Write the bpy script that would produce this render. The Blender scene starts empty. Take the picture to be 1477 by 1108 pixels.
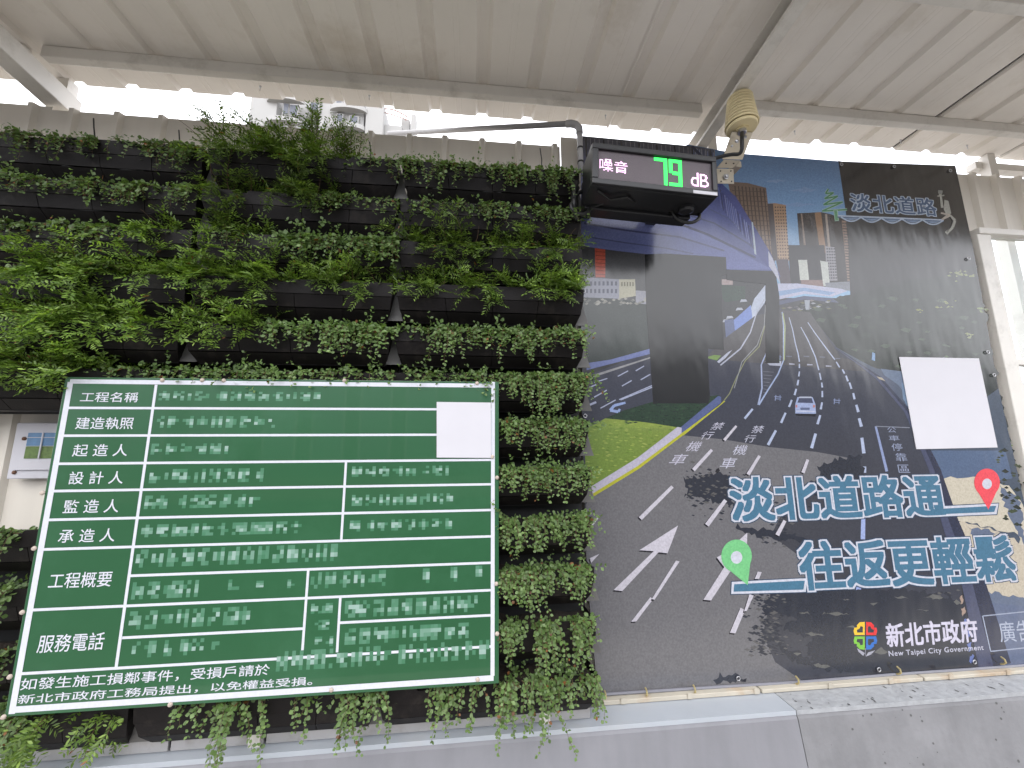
import bpy, math, random
import numpy as np
from mathutils import Vector, Matrix
from mathutils.geometry import tessellate_polygon

random.seed(7)
rng = np.random.default_rng(7)
R = math.radians
scene = bpy.context.scene
col = scene.collection

# ------------------------------------------------------------------ camera
F_PX, IMG_W, IMG_H = 560.0, 1477.0, 1108.0
CAM = np.array([0.0, -1.4, 1.6])
YAW, PITCH, ROLL = R(5.913), R(9.149), R(-0.331)
_f = np.array([math.sin(YAW)*math.cos(PITCH), math.cos(YAW)*math.cos(PITCH), math.sin(PITCH)])
_r = np.array([math.cos(YAW), -math.sin(YAW), 0.0])
_u = np.cross(_r, _f)
RIGHT = _r*math.cos(ROLL) + _u*math.sin(ROLL)
UP = -_r*math.sin(ROLL) + _u*math.cos(ROLL)
FWD = _f
cam_d = bpy.data.cameras.new('camera')
cam = bpy.data.objects.new('camera', cam_d)
col.objects.link(cam)
cam_d.sensor_width = 36.0
cam_d.lens = 36.0*F_PX/IMG_W
cam_d.clip_start = 0.05
cam_d.clip_end = 2000
m = Matrix.Identity(4)
for i in range(3):
    m[i][0], m[i][1], m[i][2], m[i][3] = RIGHT[i], UP[i], -FWD[i], CAM[i]
cam.matrix_world = m
scene.camera = cam

# ------------------------------------------------------------------ world, sun, exposure
SUN_EL, SUN_AZ = R(47), R(205)       # overcast: a soft, weak sun from the street side
world = bpy.data.worlds.new('World')
scene.world = world
world.use_nodes = True
wn, wl = world.node_tree.nodes, world.node_tree.links
wn.clear()
wout = wn.new('ShaderNodeOutputWorld'); wbg = wn.new('ShaderNodeBackground')
sky = wn.new('ShaderNodeTexSky'); sky.sky_type = 'NISHITA'; sky.sun_disc = False
sky.sun_elevation = SUN_EL; sky.sun_rotation = SUN_AZ
sky.dust_density = 3.0
tc = wn.new('ShaderNodeTexCoord'); nz = wn.new('ShaderNodeTexNoise')
nz.inputs['Scale'].default_value = 2.2; nz.inputs['Detail'].default_value = 5
wl.new(tc.outputs['Generated'], nz.inputs['Vector'])
cr = wn.new('ShaderNodeValToRGB')
cr.color_ramp.elements[0].position = 0.3; cr.color_ramp.elements[0].color = (0.80, 0.82, 0.92, 1)
cr.color_ramp.elements[1].position = 0.7; cr.color_ramp.elements[1].color = (1.0, 1.0, 1.0, 1)
wl.new(nz.outputs['Fac'], cr.inputs['Fac'])
sc_ = wn.new('ShaderNodeVectorMath'); sc_.operation = 'SCALE'; sc_.inputs['Scale'].default_value = 22.0
wl.new(cr.outputs['Color'], sc_.inputs[0])
mx = wn.new('ShaderNodeMixRGB'); mx.inputs['Fac'].default_value = 0.88
wl.new(sky.outputs['Color'], mx.inputs['Color1']); wl.new(sc_.outputs['Vector'], mx.inputs['Color2'])
wl.new(mx.outputs['Color'], wbg.inputs['Color'])
wbg.inputs['Strength'].default_value = 0.12
wl.new(wbg.outputs['Background'], wout.inputs['Surface'])
sun_d = bpy.data.lights.new('sun', 'SUN'); sun_d.energy = 0.5; sun_d.angle = R(28); sun_d.color = (1.0, 0.96, 0.9)
sun = bpy.data.objects.new('sun', sun_d); col.objects.link(sun)
sdir = Vector((math.sin(SUN_AZ)*math.cos(SUN_EL), math.cos(SUN_AZ)*math.cos(SUN_EL), math.sin(SUN_EL)))
sun.rotation_euler = sdir.to_track_quat('Z', 'Y').to_euler()
sun.location = (0, -6, 8)
scene.view_settings.view_transform = 'Standard'
scene.view_settings.look = 'None'
scene.view_settings.gamma = 1.0
scene.view_settings.exposure = 0.45
scene.view_settings.use_curve_mapping = False
scene.cycles.max_bounces = 8

# ------------------------------------------------------------------ measuring helpers
def ray(u, v):
    return FWD*F_PX + RIGHT*(u-738.5) - UP*(v-554)
def W(u, v, y=0.0):
    """point where the line of sight through photo pixel (u,v) meets the vertical plane at y (used to survey the real planes)"""
    d = ray(u, v); t = (y-CAM[1])/d[1]; p = CAM+t*d
    return float(p[0]), y, float(p[2])
def Hz(u, v, z):
    d = ray(u, v); t = (z-CAM[2])/d[2]; p = CAM+t*d
    return float(p[0]), float(p[1]), z
def lin(c):
    out = []
    for x in c[:3]:
        x = x/255.0
        out.append(x/12.92 if x <= 0.04045 else ((x+0.055)/1.055)**2.4)
    return out

# ------------------------------------------------------------------ materials
def mat(name, rgb, rough=0.6, metal=0.0, spec=0.5, var=0.12, vscale=6.0, bump=0.0, bscale=60.0, streak=0.0, dirt=None, dirt_amt=0.0, dirt_scale=3.0, speck=0.0, speck_scale=120.0):
    M = bpy.data.materials.new(name); M.use_nodes = True
    n, l = M.node_tree.nodes, M.node_tree.links
    b = n['Principled BSDF']
    b.inputs['Roughness'].default_value = rough; b.inputs['Metallic'].default_value = metal
    b.inputs['Specular IOR Level'].default_value = spec
    t = n.new('ShaderNodeTexCoord')
    a = n.new('ShaderNodeTexNoise'); a.inputs['Scale'].default_value = vscale; a.inputs['Detail'].default_value = 6; a.inputs['Roughness'].default_value = 0.65
    l.new(t.outputs['Object'], a.inputs['Vector'])
    r = n.new('ShaderNodeMapRange'); r.inputs['From Min'].default_value = 0.25; r.inputs['From Max'].default_value = 0.75
    r.inputs['To Min'].default_value = 1-var; r.inputs['To Max'].default_value = 1+var
    l.new(a.outputs['Fac'], r.inputs['Value'])
    s = n.new('ShaderNodeVectorMath'); s.operation = 'SCALE'; s.inputs[0].default_value = rgb[:3]
    l.new(r.outputs['Result'], s.inputs['Scale'])
    last = s.outputs['Vector']
    if streak > 0:
        mp = n.new('ShaderNodeMapping'); mp.inputs['Scale'].default_value = (22, 22, 0.9)
        l.new(t.outputs['Object'], mp.inputs['Vector'])
        q = n.new('ShaderNodeTexNoise'); q.inputs['Scale'].default_value = 1.0; q.inputs['Detail'].default_value = 4
        l.new(mp.outputs['Vector'], q.inputs['Vector'])
        q2 = n.new('ShaderNodeMapRange'); q2.inputs['From Min'].default_value = 0.35; q2.inputs['From Max'].default_value = 0.75
        q2.inputs['To Min'].default_value = 1.0; q2.inputs['To Max'].default_value = 1-streak
        l.new(q.outputs['Fac'], q2.inputs['Value'])
        s2 = n.new('ShaderNodeVectorMath'); s2.operation = 'SCALE'; l.new(last, s2.inputs[0]); l.new(q2.outputs['Result'], s2.inputs['Scale'])
        last = s2.outputs['Vector']
    if dirt is not None:
        q = n.new('ShaderNodeTexNoise'); q.inputs['Scale'].default_value = dirt_scale; q.inputs['Detail'].default_value = 9; q.inputs['Roughness'].default_value = 0.7
        l.new(t.outputs['Object'], q.inputs['Vector'])
        q2 = n.new('ShaderNodeMapRange'); q2.inputs['From Min'].default_value = 0.52; q2.inputs['From Max'].default_value = 0.7
        q2.inputs['To Min'].default_value = 0.0; q2.inputs['To Max'].default_value = dirt_amt
        l.new(q.outputs['Fac'], q2.inputs['Value'])
        x = n.new('ShaderNodeMixRGB'); l.new(q2.outputs['Result'], x.inputs['Fac']); l.new(last, x.inputs['Color1']); x.inputs['Color2'].default_value = (*dirt[:3], 1)
        last = x.outputs['Color']
    if speck > 0:
        q = n.new('ShaderNodeTexVoronoi'); q.inputs['Scale'].default_value = speck_scale
        l.new(t.outputs['Object'], q.inputs['Vector'])
        q2 = n.new('ShaderNodeMapRange'); q2.inputs['From Min'].default_value = 0.10; q2.inputs['From Max'].default_value = 0.22
        q2.inputs['To Min'].default_value = 1-speck; q2.inputs['To Max'].default_value = 1.0
        l.new(q.outputs['Distance'], q2.inputs['Value'])
        s2 = n.new('ShaderNodeVectorMath'); s2.operation = 'SCALE'; l.new(last, s2.inputs[0]); l.new(q2.outputs['Result'], s2.inputs['Scale'])
        last = s2.outputs['Vector']
    l.new(last, b.inputs['Base Color'])
    if bump > 0:
        q = n.new('ShaderNodeTexNoise'); q.inputs['Scale'].default_value = bscale; q.inputs['Detail'].default_value = 5
        l.new(t.outputs['Object'], q.inputs['Vector'])
        bp = n.new('ShaderNodeBump'); bp.inputs['Strength'].default_value = bump; bp.inputs['Distance'].default_value = 0.004
        l.new(q.outputs['Fac'], bp.inputs['Height']); l.new(bp.outputs['Normal'], b.inputs['Normal'])
    return M

def mat_emit(name, rgb, strength):
    M = bpy.data.materials.new(name); M.use_nodes = True
    b = M.node_tree.nodes['Principled BSDF']
    b.inputs['Base Color'].default_value = (*rgb, 1); b.inputs['Emission Color'].default_value = (*rgb, 1)
    b.inputs['Emission Strength'].default_value = strength; b.inputs['Roughness'].default_value = 0.5
    return M

def mat_print(name, rough=0.24, spec=0.5, grain=0.10, wrinkle=0.25, coat=0.0):
    """flat print whose colours come from the artwork's own colour attribute"""
    M = bpy.data.materials.new(name); M.use_nodes = True
    n, l = M.node_tree.nodes, M.node_tree.links
    b = n['Principled BSDF']
    b.inputs['Roughness'].default_value = rough; b.inputs['Specular IOR Level'].default_value = spec
    b.inputs['Coat Weight'].default_value = coat; b.inputs['Coat Roughness'].default_value = rough*0.9; b.inputs['Coat IOR'].default_value = 1.5
    at = n.new('ShaderNodeAttribute'); at.attribute_name = 'ink'
    t = n.new('ShaderNodeTexCoord')
    a = n.new('ShaderNodeTexNoise'); a.inputs['Scale'].default_value = 160; a.inputs['Detail'].default_value = 4
    l.new(t.outputs['Object'], a.inputs['Vector'])
    r = n.new('ShaderNodeMapRange'); r.inputs['From Min'].default_value = 0.3; r.inputs['From Max'].default_value = 0.7
    r.inputs['To Min'].default_value = 1-grain; r.inputs['To Max'].default_value = 1+grain
    l.new(a.outputs['Fac'], r.inputs['Value'])
    s = n.new('ShaderNodeVectorMath'); s.operation = 'SCALE'; l.new(at.outputs['Color'], s.inputs[0]); l.new(r.outputs['Result'], s.inputs['Scale'])
    l.new(s.outputs['Vector'], b.inputs['Base Color'])
    # soft wrinkles of hanging sheet
    mp = n.new('ShaderNodeMapping'); mp.inputs['Scale'].default_value = (2.2, 1.0, 0.8)
    l.new(t.outputs['Object'], mp.inputs['Vector'])
    q = n.new('ShaderNodeTexNoise'); q.inputs['Scale'].default_value = 2.4; q.inputs['Detail'].default_value = 3
    l.new(mp.outputs['Vector'], q.inputs['Vector'])
    w = n.new('ShaderNodeTexWave'); w.wave_type = 'BANDS'; w.bands_direction = 'X'
    w.inputs['Scale'].default_value = 0.55; w.inputs['Distortion'].default_value = 5; w.inputs['Detail'].default_value = 3
    l.new(t.outputs['Object'], w.inputs['Vector'])
    ad = n.new('ShaderNodeMath'); ad.operation = 'MULTIPLY_ADD'; ad.inputs[1].default_value = 0.25
    l.new(w.outputs['Fac'], ad.inputs[0]); l.new(q.outputs['Fac'], ad.inputs[2])
    bp = n.new('ShaderNodeBump'); bp.inputs['Strength'].default_value = wrinkle; bp.inputs['Distance'].default_value = 0.04
    l.new(ad.outputs['Value'], bp.inputs['Height']); l.new(bp.outputs['Normal'], b.inputs['Normal'])
    return M

def mat_leaf(name, tint):
    M = bpy.data.materials.new(name); M.use_nodes = True
    n, l = M.node_tree.nodes, M.node_tree.links
    b = n['Principled BSDF']; out = n['Material Output']
    at = n.new('ShaderNodeAttribute'); at.attribute_name = 'tone'
    t = n.new('ShaderNodeTexCoord'); a = n.new('ShaderNodeTexNoise'); a.inputs['Scale'].default_value = 9
    l.new(t.outputs['Object'], a.inputs['Vector'])
    r = n.new('ShaderNodeMapRange'); r.inputs['To Min'].default_value = 0.75; r.inputs['To Max'].default_value = 1.25
    l.new(a.outputs['Fac'], r.inputs['Value'])
    s = n.new('ShaderNodeVectorMath'); s.operation = 'SCALE'; l.new(at.outputs['Color'], s.inputs[0]); l.new(r.outputs['Result'], s.inputs['Scale'])
    l.new(s.outputs['Vector'], b.inputs['Base Color'])
    b.inputs['Roughness'].default_value = 0.42; b.inputs['Specular IOR Level'].default_value = 0.45
    tr = n.new('ShaderNodeBsdfTranslucent'); s3 = n.new('ShaderNodeVectorMath'); s3.operation = 'MULTIPLY'; s3.inputs[1].default_value = (1.5, 1.6, 0.6)
    l.new(s.outputs['Vector'], s3.inputs[0]); l.new(s3.outputs['Vector'], tr.inputs['Color'])
    mxx = n.new('ShaderNodeMixShader'); mxx.inputs['Fac'].default_value = 0.3
    l.new(b.outputs['BSDF'], mxx.inputs[1]); l.new(tr.outputs['BSDF'], mxx.inputs[2]); l.new(mxx.outputs['Shader'], out.inputs['Surface'])
    return M

M_ROOF = mat('roof_paint', (0.78, 0.735, 0.68), rough=0.42, var=0.07, vscale=2.0, bump=0.05, bscale=30, dirt=(0.50, 0.43, 0.34), dirt_amt=0.5, dirt_scale=2.5)
M_STEEL = mat('white_steel_paint', (0.70, 0.67, 0.62), rough=0.4, var=0.05, dirt=(0.25, 0.22, 0.18), dirt_amt=0.35, dirt_scale=9)
M_FENCE = mat('beige_sheet_paint', (0.74, 0.69, 0.61), rough=0.5, var=0.05, vscale=3, streak=0.07)
M_BLACK = mat('black_plastic', (0.0088, 0.0070, 0.0072), rough=0.52, spec=0.20, var=0.25, vscale=14, bump=0.15, bscale=220, dirt=(0.045, 0.038, 0.032), dirt_amt=0.6, dirt_scale=11)
M_BACK = mat('backboard_plastic', (0.012, 0.012, 0.013), rough=0.6, var=0.2)
M_JOINT = mat('grey_joint_plastic', (0.12, 0.115, 0.11), rough=0.5, var=0.25)
M_SOIL = mat('potting_soil', (0.03, 0.022, 0.016), rough=0.95, var=0.4, vscale=60, bump=0.8, bscale=120)
M_PAINTCON = mat('grey_painted_concrete', (0.225, 0.225, 0.245), rough=0.55, var=0.08, vscale=3, streak=0.12, bump=0.08, bscale=60, dirt=(0.18, 0.185, 0.20), dirt_amt=0.3, dirt_scale=5)
M_CON = mat('rough_concrete', (0.215, 0.215, 0.225), rough=0.85, streak=0.12, var=0.16, vscale=7, bump=0.6, bscale=40, dirt=(0.17, 0.17, 0.18), dirt_amt=0.5, dirt_scale=9, speck=0.0)
M_RAIL = mat('galvanised_rail', (0.42, 0.41, 0.41), rough=0.4, metal=0.3, var=0.15, dirt=(0.2, 0.16, 0.12), dirt_amt=0.4, dirt_scale=10)
M_WOOD = mat('cream_batten', (0.50, 0.46, 0.38), rough=0.6, var=0.15, dirt=(0.42, 0.24, 0.10), dirt_amt=0.75, dirt_scale=4)
M_PVC = mat('grey_pvc', (0.36, 0.35, 0.35), rough=0.45, var=0.08)
M_CABLE = mat('black_rubber', (0.012, 0.012, 0.012), rough=0.45)
M_CASE = mat('black_case_paint', (0.016, 0.016, 0.018), rough=0.32, var=0.2, bump=0.1, bscale=150)
M_ZINC = mat('zinc_plate', (0.52, 0.47, 0.38), rough=0.38, metal=0.55, var=0.15)
M_BOLT = mat('bolt_metal', (0.5, 0.5, 0.52), rough=0.3, metal=0.9)
M_CREAM = mat('cream_plastic', (0.80, 0.68, 0.40), rough=0.5, var=0.06)
M_WHITE = mat('white_card', (0.60, 0.59, 0.63), rough=0.5, var=0.03)
M_APT = mat('white_render', (0.40, 0.395, 0.385), rough=0.8, var=0.04, vscale=0.3)
M_GLASSD = mat('dark_window_glass', (0.20, 0.23, 0.27), rough=0.15, spec=0.7)
M_ASPH = mat('asphalt', (0.05, 0.05, 0.052), rough=0.9, var=0.2, bump=0.4, bscale=80)
M_PAVE = mat('paving_concrete', (0.40, 0.375, 0.335), rough=0.85, var=0.12, bump=0.3, bscale=50)
M_FACADE = mat('street_facade', (0.10, 0.10, 0.11), rough=0.8, var=0.2, vscale=0.4)
M_STEM = mat('stem_bark', (0.10, 0.06, 0.03), rough=0.8)
M_GROUND = mat('bare_ground', (0.16, 0.14, 0.11), rough=0.95, var=0.2, vscale=0.5)
M_BANNER = mat_print('banner_vinyl', rough=0.20, spec=0.62, grain=0.13, wrinkle=0.22, coat=0.28)
M_INK = mat_print('banner_ink', rough=0.28, spec=0.5, grain=0.03, wrinkle=0.22)
M_SIGN = mat_print('sign_enamel', rough=0.34, spec=0.5, grain=0.04, wrinkle=0.05)
M_LEAF = mat_leaf('leaf', 1)

# ------------------------------------------------------------------ object helpers
def tag(o, label=None, cat=None, group=None, kind=None):
    if label: o['label'] = label
    if cat: o['category'] = cat
    if group: o['group'] = group
    if kind: o['kind'] = kind
    return o
def empty(name, loc, label=None, cat=None, group=None):
    o = bpy.data.objects.new(name, None); col.objects.link(o); o.location = loc
    o.empty_display_size = 0.05
    return tag(o, label, cat, group)
def link(name, me, parent=None, loc=None):
    o = bpy.data.objects.new(name, me); col.objects.link(o)
    if parent is not None:
        o.parent = parent
    if loc is not None: o.location = loc
    return o
class MB:
    def __init__(s): s.v = []; s.f = []; s.c = []
    def add(s, vs, fs, cs=None):
        b = len(s.v); s.v += [tuple(map(float, p)) for p in vs]; s.f += [tuple(i+b for i in f) for f in fs]
        if cs is not None: s.c += cs
        return s
    def box(s, x0, x1, y0, y1, z0, z1):
        vs = [(x0,y0,z0),(x1,y0,z0),(x1,y1,z0),(x0,y1,z0),(x0,y0,z1),(x1,y0,z1),(x1,y1,z1),(x0,y1,z1)]
        return s.add(vs, [(3,2,1,0),(4,5,6,7),(0,1,5,4),(1,2,6,5),(2,3,7,6),(3,0,4,7)])
    def bar(s, p, q, w, h, up=(0,0,1)):
        p, q = Vector(p), Vector(q); d = (q-p).normalized(); a = d.cross(Vector(up)).normalized()*w/2; b = a.cross(d).normalized()*h/2
        vs = [p-a-b, p+a-b, p+a+b, p-a+b, q-a-b, q+a-b, q+a+b, q-a+b]
        return s.add(vs, [(3,2,1,0),(4,5,6,7),(0,1,5,4),(1,2,6,5),(2,3,7,6),(3,0,4,7)])
    def tube(s, pts, r, n=8, cap=True):
        pts = [Vector(p) for p in pts]; rr = r if isinstance(r, (list, tuple)) else [r]*len(pts)
        b = len(s.v); prev = None
        for i, p in enumerate(pts):
            d = (pts[min(i+1, len(pts)-1)]-pts[max(i-1, 0)]).normalized()
            if prev is None:
                a = d.orthogonal().normalized()
            else:
                a = (prev - d*prev.dot(d)).normalized()
            prev = a; c = d.cross(a)
            for k in range(n):
                t = 2*math.pi*k/n
                s.v.append(tuple(p + (a*math.cos(t)+c*math.sin(t))*rr[i]))
        for i in range(len(pts)-1):
            for k in range(n):
                k2 = (k+1) % n
                s.f.append((b+i*n+k, b+i*n+k2, b+(i+1)*n+k2, b+(i+1)*n+k))
        if cap:
            s.f.append(tuple(b+k for k in range(n))[::-1]); e = b+(len(pts)-1)*n
            s.f.append(tuple(e+k for k in range(n)))
        return s
    def lathe(s, prof, c=(0,0,0), n=24):
        b = len(s.v)
        for (r, z) in prof:
            for k in range(n):
                t = 2*math.pi*k/n; s.v.append((c[0]+r*math.cos(t), c[1]+r*math.sin(t), c[2]+z))
        for i in range(len(prof)-1):
            for k in range(n):
                k2 = (k+1) % n
                s.f.append((b+i*n+k, b+i*n+k2, b+(i+1)*n+k2, b+(i+1)*n+k))
        s.f.append(tuple(b+k for k in range(n))[::-1]); e = b+(len(prof)-1)*n
        s.f.append(tuple(e+k for k in range(n)))
        return s
    def prism(s, pts2, y0, y1):
        """polygon in x,z pushed from y0 to y1"""
        n = len(pts2)
        vs = [(x, y0, z) for x, z in pts2]+[(x, y1, z) for x, z in pts2]
        fs = [tuple(range(n)), tuple(range(n, 2*n))[::-1]]+[(i, i+n, (i+1) % n+n, (i+1) % n) for i in range(n)]
        return s.add(vs, fs)
    def mesh(s, name, m=None, smooth=False):
        me = bpy.data.meshes.new(name); me.from_pydata(s.v, [], s.f)
        if m: me.materials.append(m)
        if smooth: me.shade_smooth()
        me.update()
        return me
    def build(s, name, m, parent=None, smooth=False, loc=None):
        return link(name, s.mesh(name, m, smooth), parent, loc)
def bevel(o, w=0.003, seg=2):
    b = o.modifiers.new('bevel', 'BEVEL'); b.width = w; b.segments = seg; b.limit_method = 'ANGLE'; b.angle_limit = R(40)
    return o

# ------------------------------------------------------------------ setting: ground, road
g = MB(); g.box(-400, 400, -400, 400, -0.5, -0.16)
tag(g.build('ground', M_GROUND), kind='structure')
g = MB(); g.box(-60, 60, -2.1, 2.0, -0.159, 0.0)
tag(g.build('pavement', M_PAVE), kind='structure')
g = MB(); g.box(-60, 60, -13, -2.104, -0.159, -0.12)
tag(g.build('road', M_ASPH), kind='structure')

# ------------------------------------------------------------------ concrete barriers under the wall
def barrier(x0, x1, m, mtop, label):
    t = empty('concrete_barrier', ((x0+x1)/2, 0, 0), label, 'barrier')
    prof = [(0.10, 0.0), (-0.36, 0.0), (-0.36, 0.08), (-0.20, 0.28), (-0.124, 0.748), (-0.118, 0.758), (0.10, 0.758)]
    n = 60
    mb = MB(); xs = np.linspace(x0, x1, n)-(x0+x1)/2
    k = len(prof)
    for x in xs:
        for (y, z) in prof: mb.v.append((x, y, z))
    for i in range(n-1):
        for j in range(k):
            j2 = (j+1) % k
            mb.f.append((i*k+j, i*k+j2, (i+1)*k+j2, (i+1)*k+j))
    mb.f.append(tuple(range(k))); mb.f.append(tuple((n-1)*k+j for j in range(k))[::-1])
    mb.build('body', m, t)
    cp = MB(); k = 4  # paler top strip: skylight on the upward face put into its colour
    for j in range(n):
        wv = 0.0 if mtop is M_LITTOP else random.uniform(-.0012, .0012)
        x = xs[j]; cp.v += [(x, 0.099, 0.770), (x, -0.120+wv, 0.770+wv*.5), (x, -0.1208+wv, 0.7575), (x, 0.099, 0.7585)]
    for i in range(n-1):
        for j in range(k):
            cp.f.append((i*k+j, i*k+(j+1) % k, (i+1)*k+(j+1) % k, (i+1)*k+j)[::-1])
    cp.f.append((0, 1, 2, 3)); cp.f.append(tuple((n-1)*k+j for j in (3, 2, 1, 0)))
    cp.build('lit_top_strip', mtop, t)
    return t
M_LITTOP = mat('lit_top_paint', (0.40, 0.43, 0.47), rough=0.4, var=0.05, dirt=(0.36, 0.34, 0.32), dirt_amt=0.3, dirt_scale=6)  # lighter than the body to paint in the sky light on top
M_CONLIT = mat('lit_top_rough_concrete', (0.34, 0.35, 0.365), rough=0.85, var=0.2, vscale=30, bump=0.8, bscale=60)  # lit copy of the rough concrete for the upward face
barrier(-3.2, 1.03, M_PAINTCON, M_LITTOP, 'smooth grey painted concrete barrier under the planted wall')
bc = barrier(1.033, 4.6, M_CON, M_CONLIT, 'rough pitted bare concrete barrier under the printed banner')
# pits in the raw concrete: flat dark flecks, their inner shade put into the colour
pit = MB()
for i in range(150):
    x = random.uniform(1.06, 2.6); 
    if random.random() < 0.5:
        y = random.uniform(-0.118, -0.01); z = 0.7708; r = random.uniform(0.0012, 0.004)
        e = random.uniform(1, 2.4)
        pts = [(x+r*math.cos(a)*1.0-2.816, y+r*e*math.sin(a), z) for a in np.linspace(0, 2*math.pi, 7)[:-1]]
    else:
        z = random.uniform(0.45, 0.75); y = -0.20+(z-0.28)/0.468*0.076-0.0008; r = random.uniform(0.0012, 0.005)
        pts = [(x+r*math.cos(a)-2.816, y+0.2*r*math.sin(a), z+r*random.uniform(.7,1)*math.sin(a)) for a in np.linspace(0, 2*math.pi, 7)[:-1]]
    pit.add(pts, [tuple(range(6))])
o = pit.build('pitting', mat('painted_pit_shade', (0.10, 0.10, 0.10), rough=0.95), bc); o['kind'] = 'stuff'

# ------------------------------------------------------------------ fence of ribbed sheet
def ribbed(x0, x1, z0, z1, y, pitch, ribw, depth, phase=0.0, thick=0.002, ztop=None):
    """ribs protrude towards -y; open profile given a real thickness"""
    xs = [(x0, 0)]
    k = math.floor((x0-phase)/pitch)
    while True:
        c = phase+k*pitch; k += 1
        if c > x1: break
        for dx, d in ((-ribw*.62, 0), (-ribw*.32, 1), (ribw*.32, 1), (ribw*.62, 0)):
            if x0 < c+dx < x1: xs.append((c+dx, d))
    xs.append((x1, 0))
    mb = MB(); n = len(xs)
    for (yy) in (0, thick):
        for z in (z0, z1):
            for (x, d) in xs: mb.v.append((x, y-depth*d+yy, z))
    for i in range(n-1):
        mb.f.append((i, i+1, n+i+1, n+i)); mb.f.append((2*n+i+1, 2*n+i, 3*n+i, 3*n+i+1))
        mb.f.append((n+i, n+i+1, 3*n+i+1, 3*n+i)); mb.f.append((i+1, i, 2*n+i, 2*n+i+1))
    mb.f.append((0, n, 3*n, 2*n)); mb.f.append((n-1, 3*n-1, 4*n-1, 2*n-1)[::1])
    return mb
fence = empty('sheet_fence', (0, 0.03, 0.77), 'beige ribbed steel sheet fence behind the plants and the banner', 'fence')
FY = 0.035
def fsheet(x0, x1, z0, z1, pitch, ribw, depth, phase, dy=0):
    mb = ribbed(x0, x1, z0, z1, FY+dy, pitch, ribw, depth, phase)
    o = mb.build('sheet_panel', M_FENCE, fence); o.location = (0, -0.03, -0.77); return o
cuts = [-3.2, -2.35, -1.58, -0.92, -0.25, 0.36]
hts = [2.862, 2.866, 2.850, 2.852, 2.853]
for i in range(5):
    fsheet(cuts[i]-0.006, cuts[i+1]+(0.006 if i < 4 else -0.002), 0.774, hts[i], 0.152, 0.026, 0.016, 0.03+0.01*(i % 2), 0.004*(i % 2))
fsheet(0.362, 0.50, 0.774, 2.90, 0.2, 0.03, 0.012, 0.1, 0.0)
fsheet(0.502, 2.24, 0.774, 2.84, 0.2, 0.03, 0.012, 0.1, 0.01)
# right of the banner: sheets round a window
WX0, WX1, WZT = 2.285, 2.56, 2.53
fsheet(2.242, 3.30, 2.56, 2.865, 0.125, 0.03, 0.018, 2.345)
fsheet(2.76, 3.30, 0.774, 2.556, 0.125, 0.03, 0.018, 2.345)
rl = MB(); rl.box(-3.2, 4.2, 0.06, 0.10, 2.70, 2.74); rl.box(-3.2, 4.2, 0.06, 0.10, 1.2, 1.24)
o = rl.build('back_rail', M_STEEL, fence); o.location = (0, -0.03, -0.77)

# clear window in the fence at the right edge
win = bpy.data.objects.new('window', None); col.objects.link(win); win.parent = fence; win.location = (0, -0.03, -0.77)
fr = MB()
fr.box(2.232, 2.302, -0.018, 0.03, 0.774, 2.525)
fr.box(2.243, 2.76, -0.022, 0.03, 2.527, 2.556)
fr.box(2.718, 2.756, -0.018, 0.03, 0.774, 2.525)
fr.box(2.304, 2.716, -0.014, 0.03, 1.93, 1.955)
fr.box(2.304, 2.716, -0.014, 0.03, 0.95, 0.99)
bevel(fr.build('frame', M_STEEL, win), 0.003)
glass = bpy.data.materials.new('acrylic'); glass.use_nodes = True
gn, gl_ = glass.node_tree.nodes, glass.node_tree.links
gb = gn['Principled BSDF']; gb.inputs['Base Color'].default_value = (0.9, 0.94, 0.93, 1); gb.inputs['Roughness'].default_value = 0.03
gb.inputs['Transmission Weight'].default_value = 1.0; gb.inputs['IOR'].default_value = 1.3
gnz = gn.new('ShaderNodeTexNoise'); gnz.inputs['Scale'].default_value = 5
gbp = gn.new('ShaderNodeBump'); gbp.inputs['Strength'].default_value = 0.08; gl_.new(gnz.outputs['Fac'], gbp.inputs['Height']); gl_.new(gbp.outputs['Normal'], gb.inputs['Normal'])
for (a, b) in ((1.957, 2.524), (0.992, 1.928)):
    MB().box(2.3025, 2.7175, 0.004, 0.008, a, b).build('pane', glass, win)
# what shows through it: a white site hut wall with a canopy
hut = empty('site_hut', (4.6, 1.7, 0), 'white site hut with steel bars seen through the clear fence window', 'hut')
MB().box(-1.9, 2.4, 0.35, 0.41, 0, 2.1).build('wall', M_WHITE, hut)
hb = MB(); hb.box(-1.95, 2.4, -0.1, 0.45, 2.1, 2.16); hb.build('roof', M_STEEL, hut)
for x in (-1.45, -0.55, 0.4):
    MB().bar((x, 0.30, 0), (x, 0.30, 2.09), 0.07, 0.05, (0, 1, 0)).build('post', M_STEEL, hut)
for z in (1.0, 1.5):
    MB().bar((-1.85, 0.25, z), (2.3, 0.25, z+0.5), 0.05, 0.08, (0, 1, 0)).build('brace', M_STEEL, hut)
MB().box(-1.1, -0.3, 0.343, 0.347, 1.0, 1.9).build('window', M_GLASSD, hut)

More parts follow.
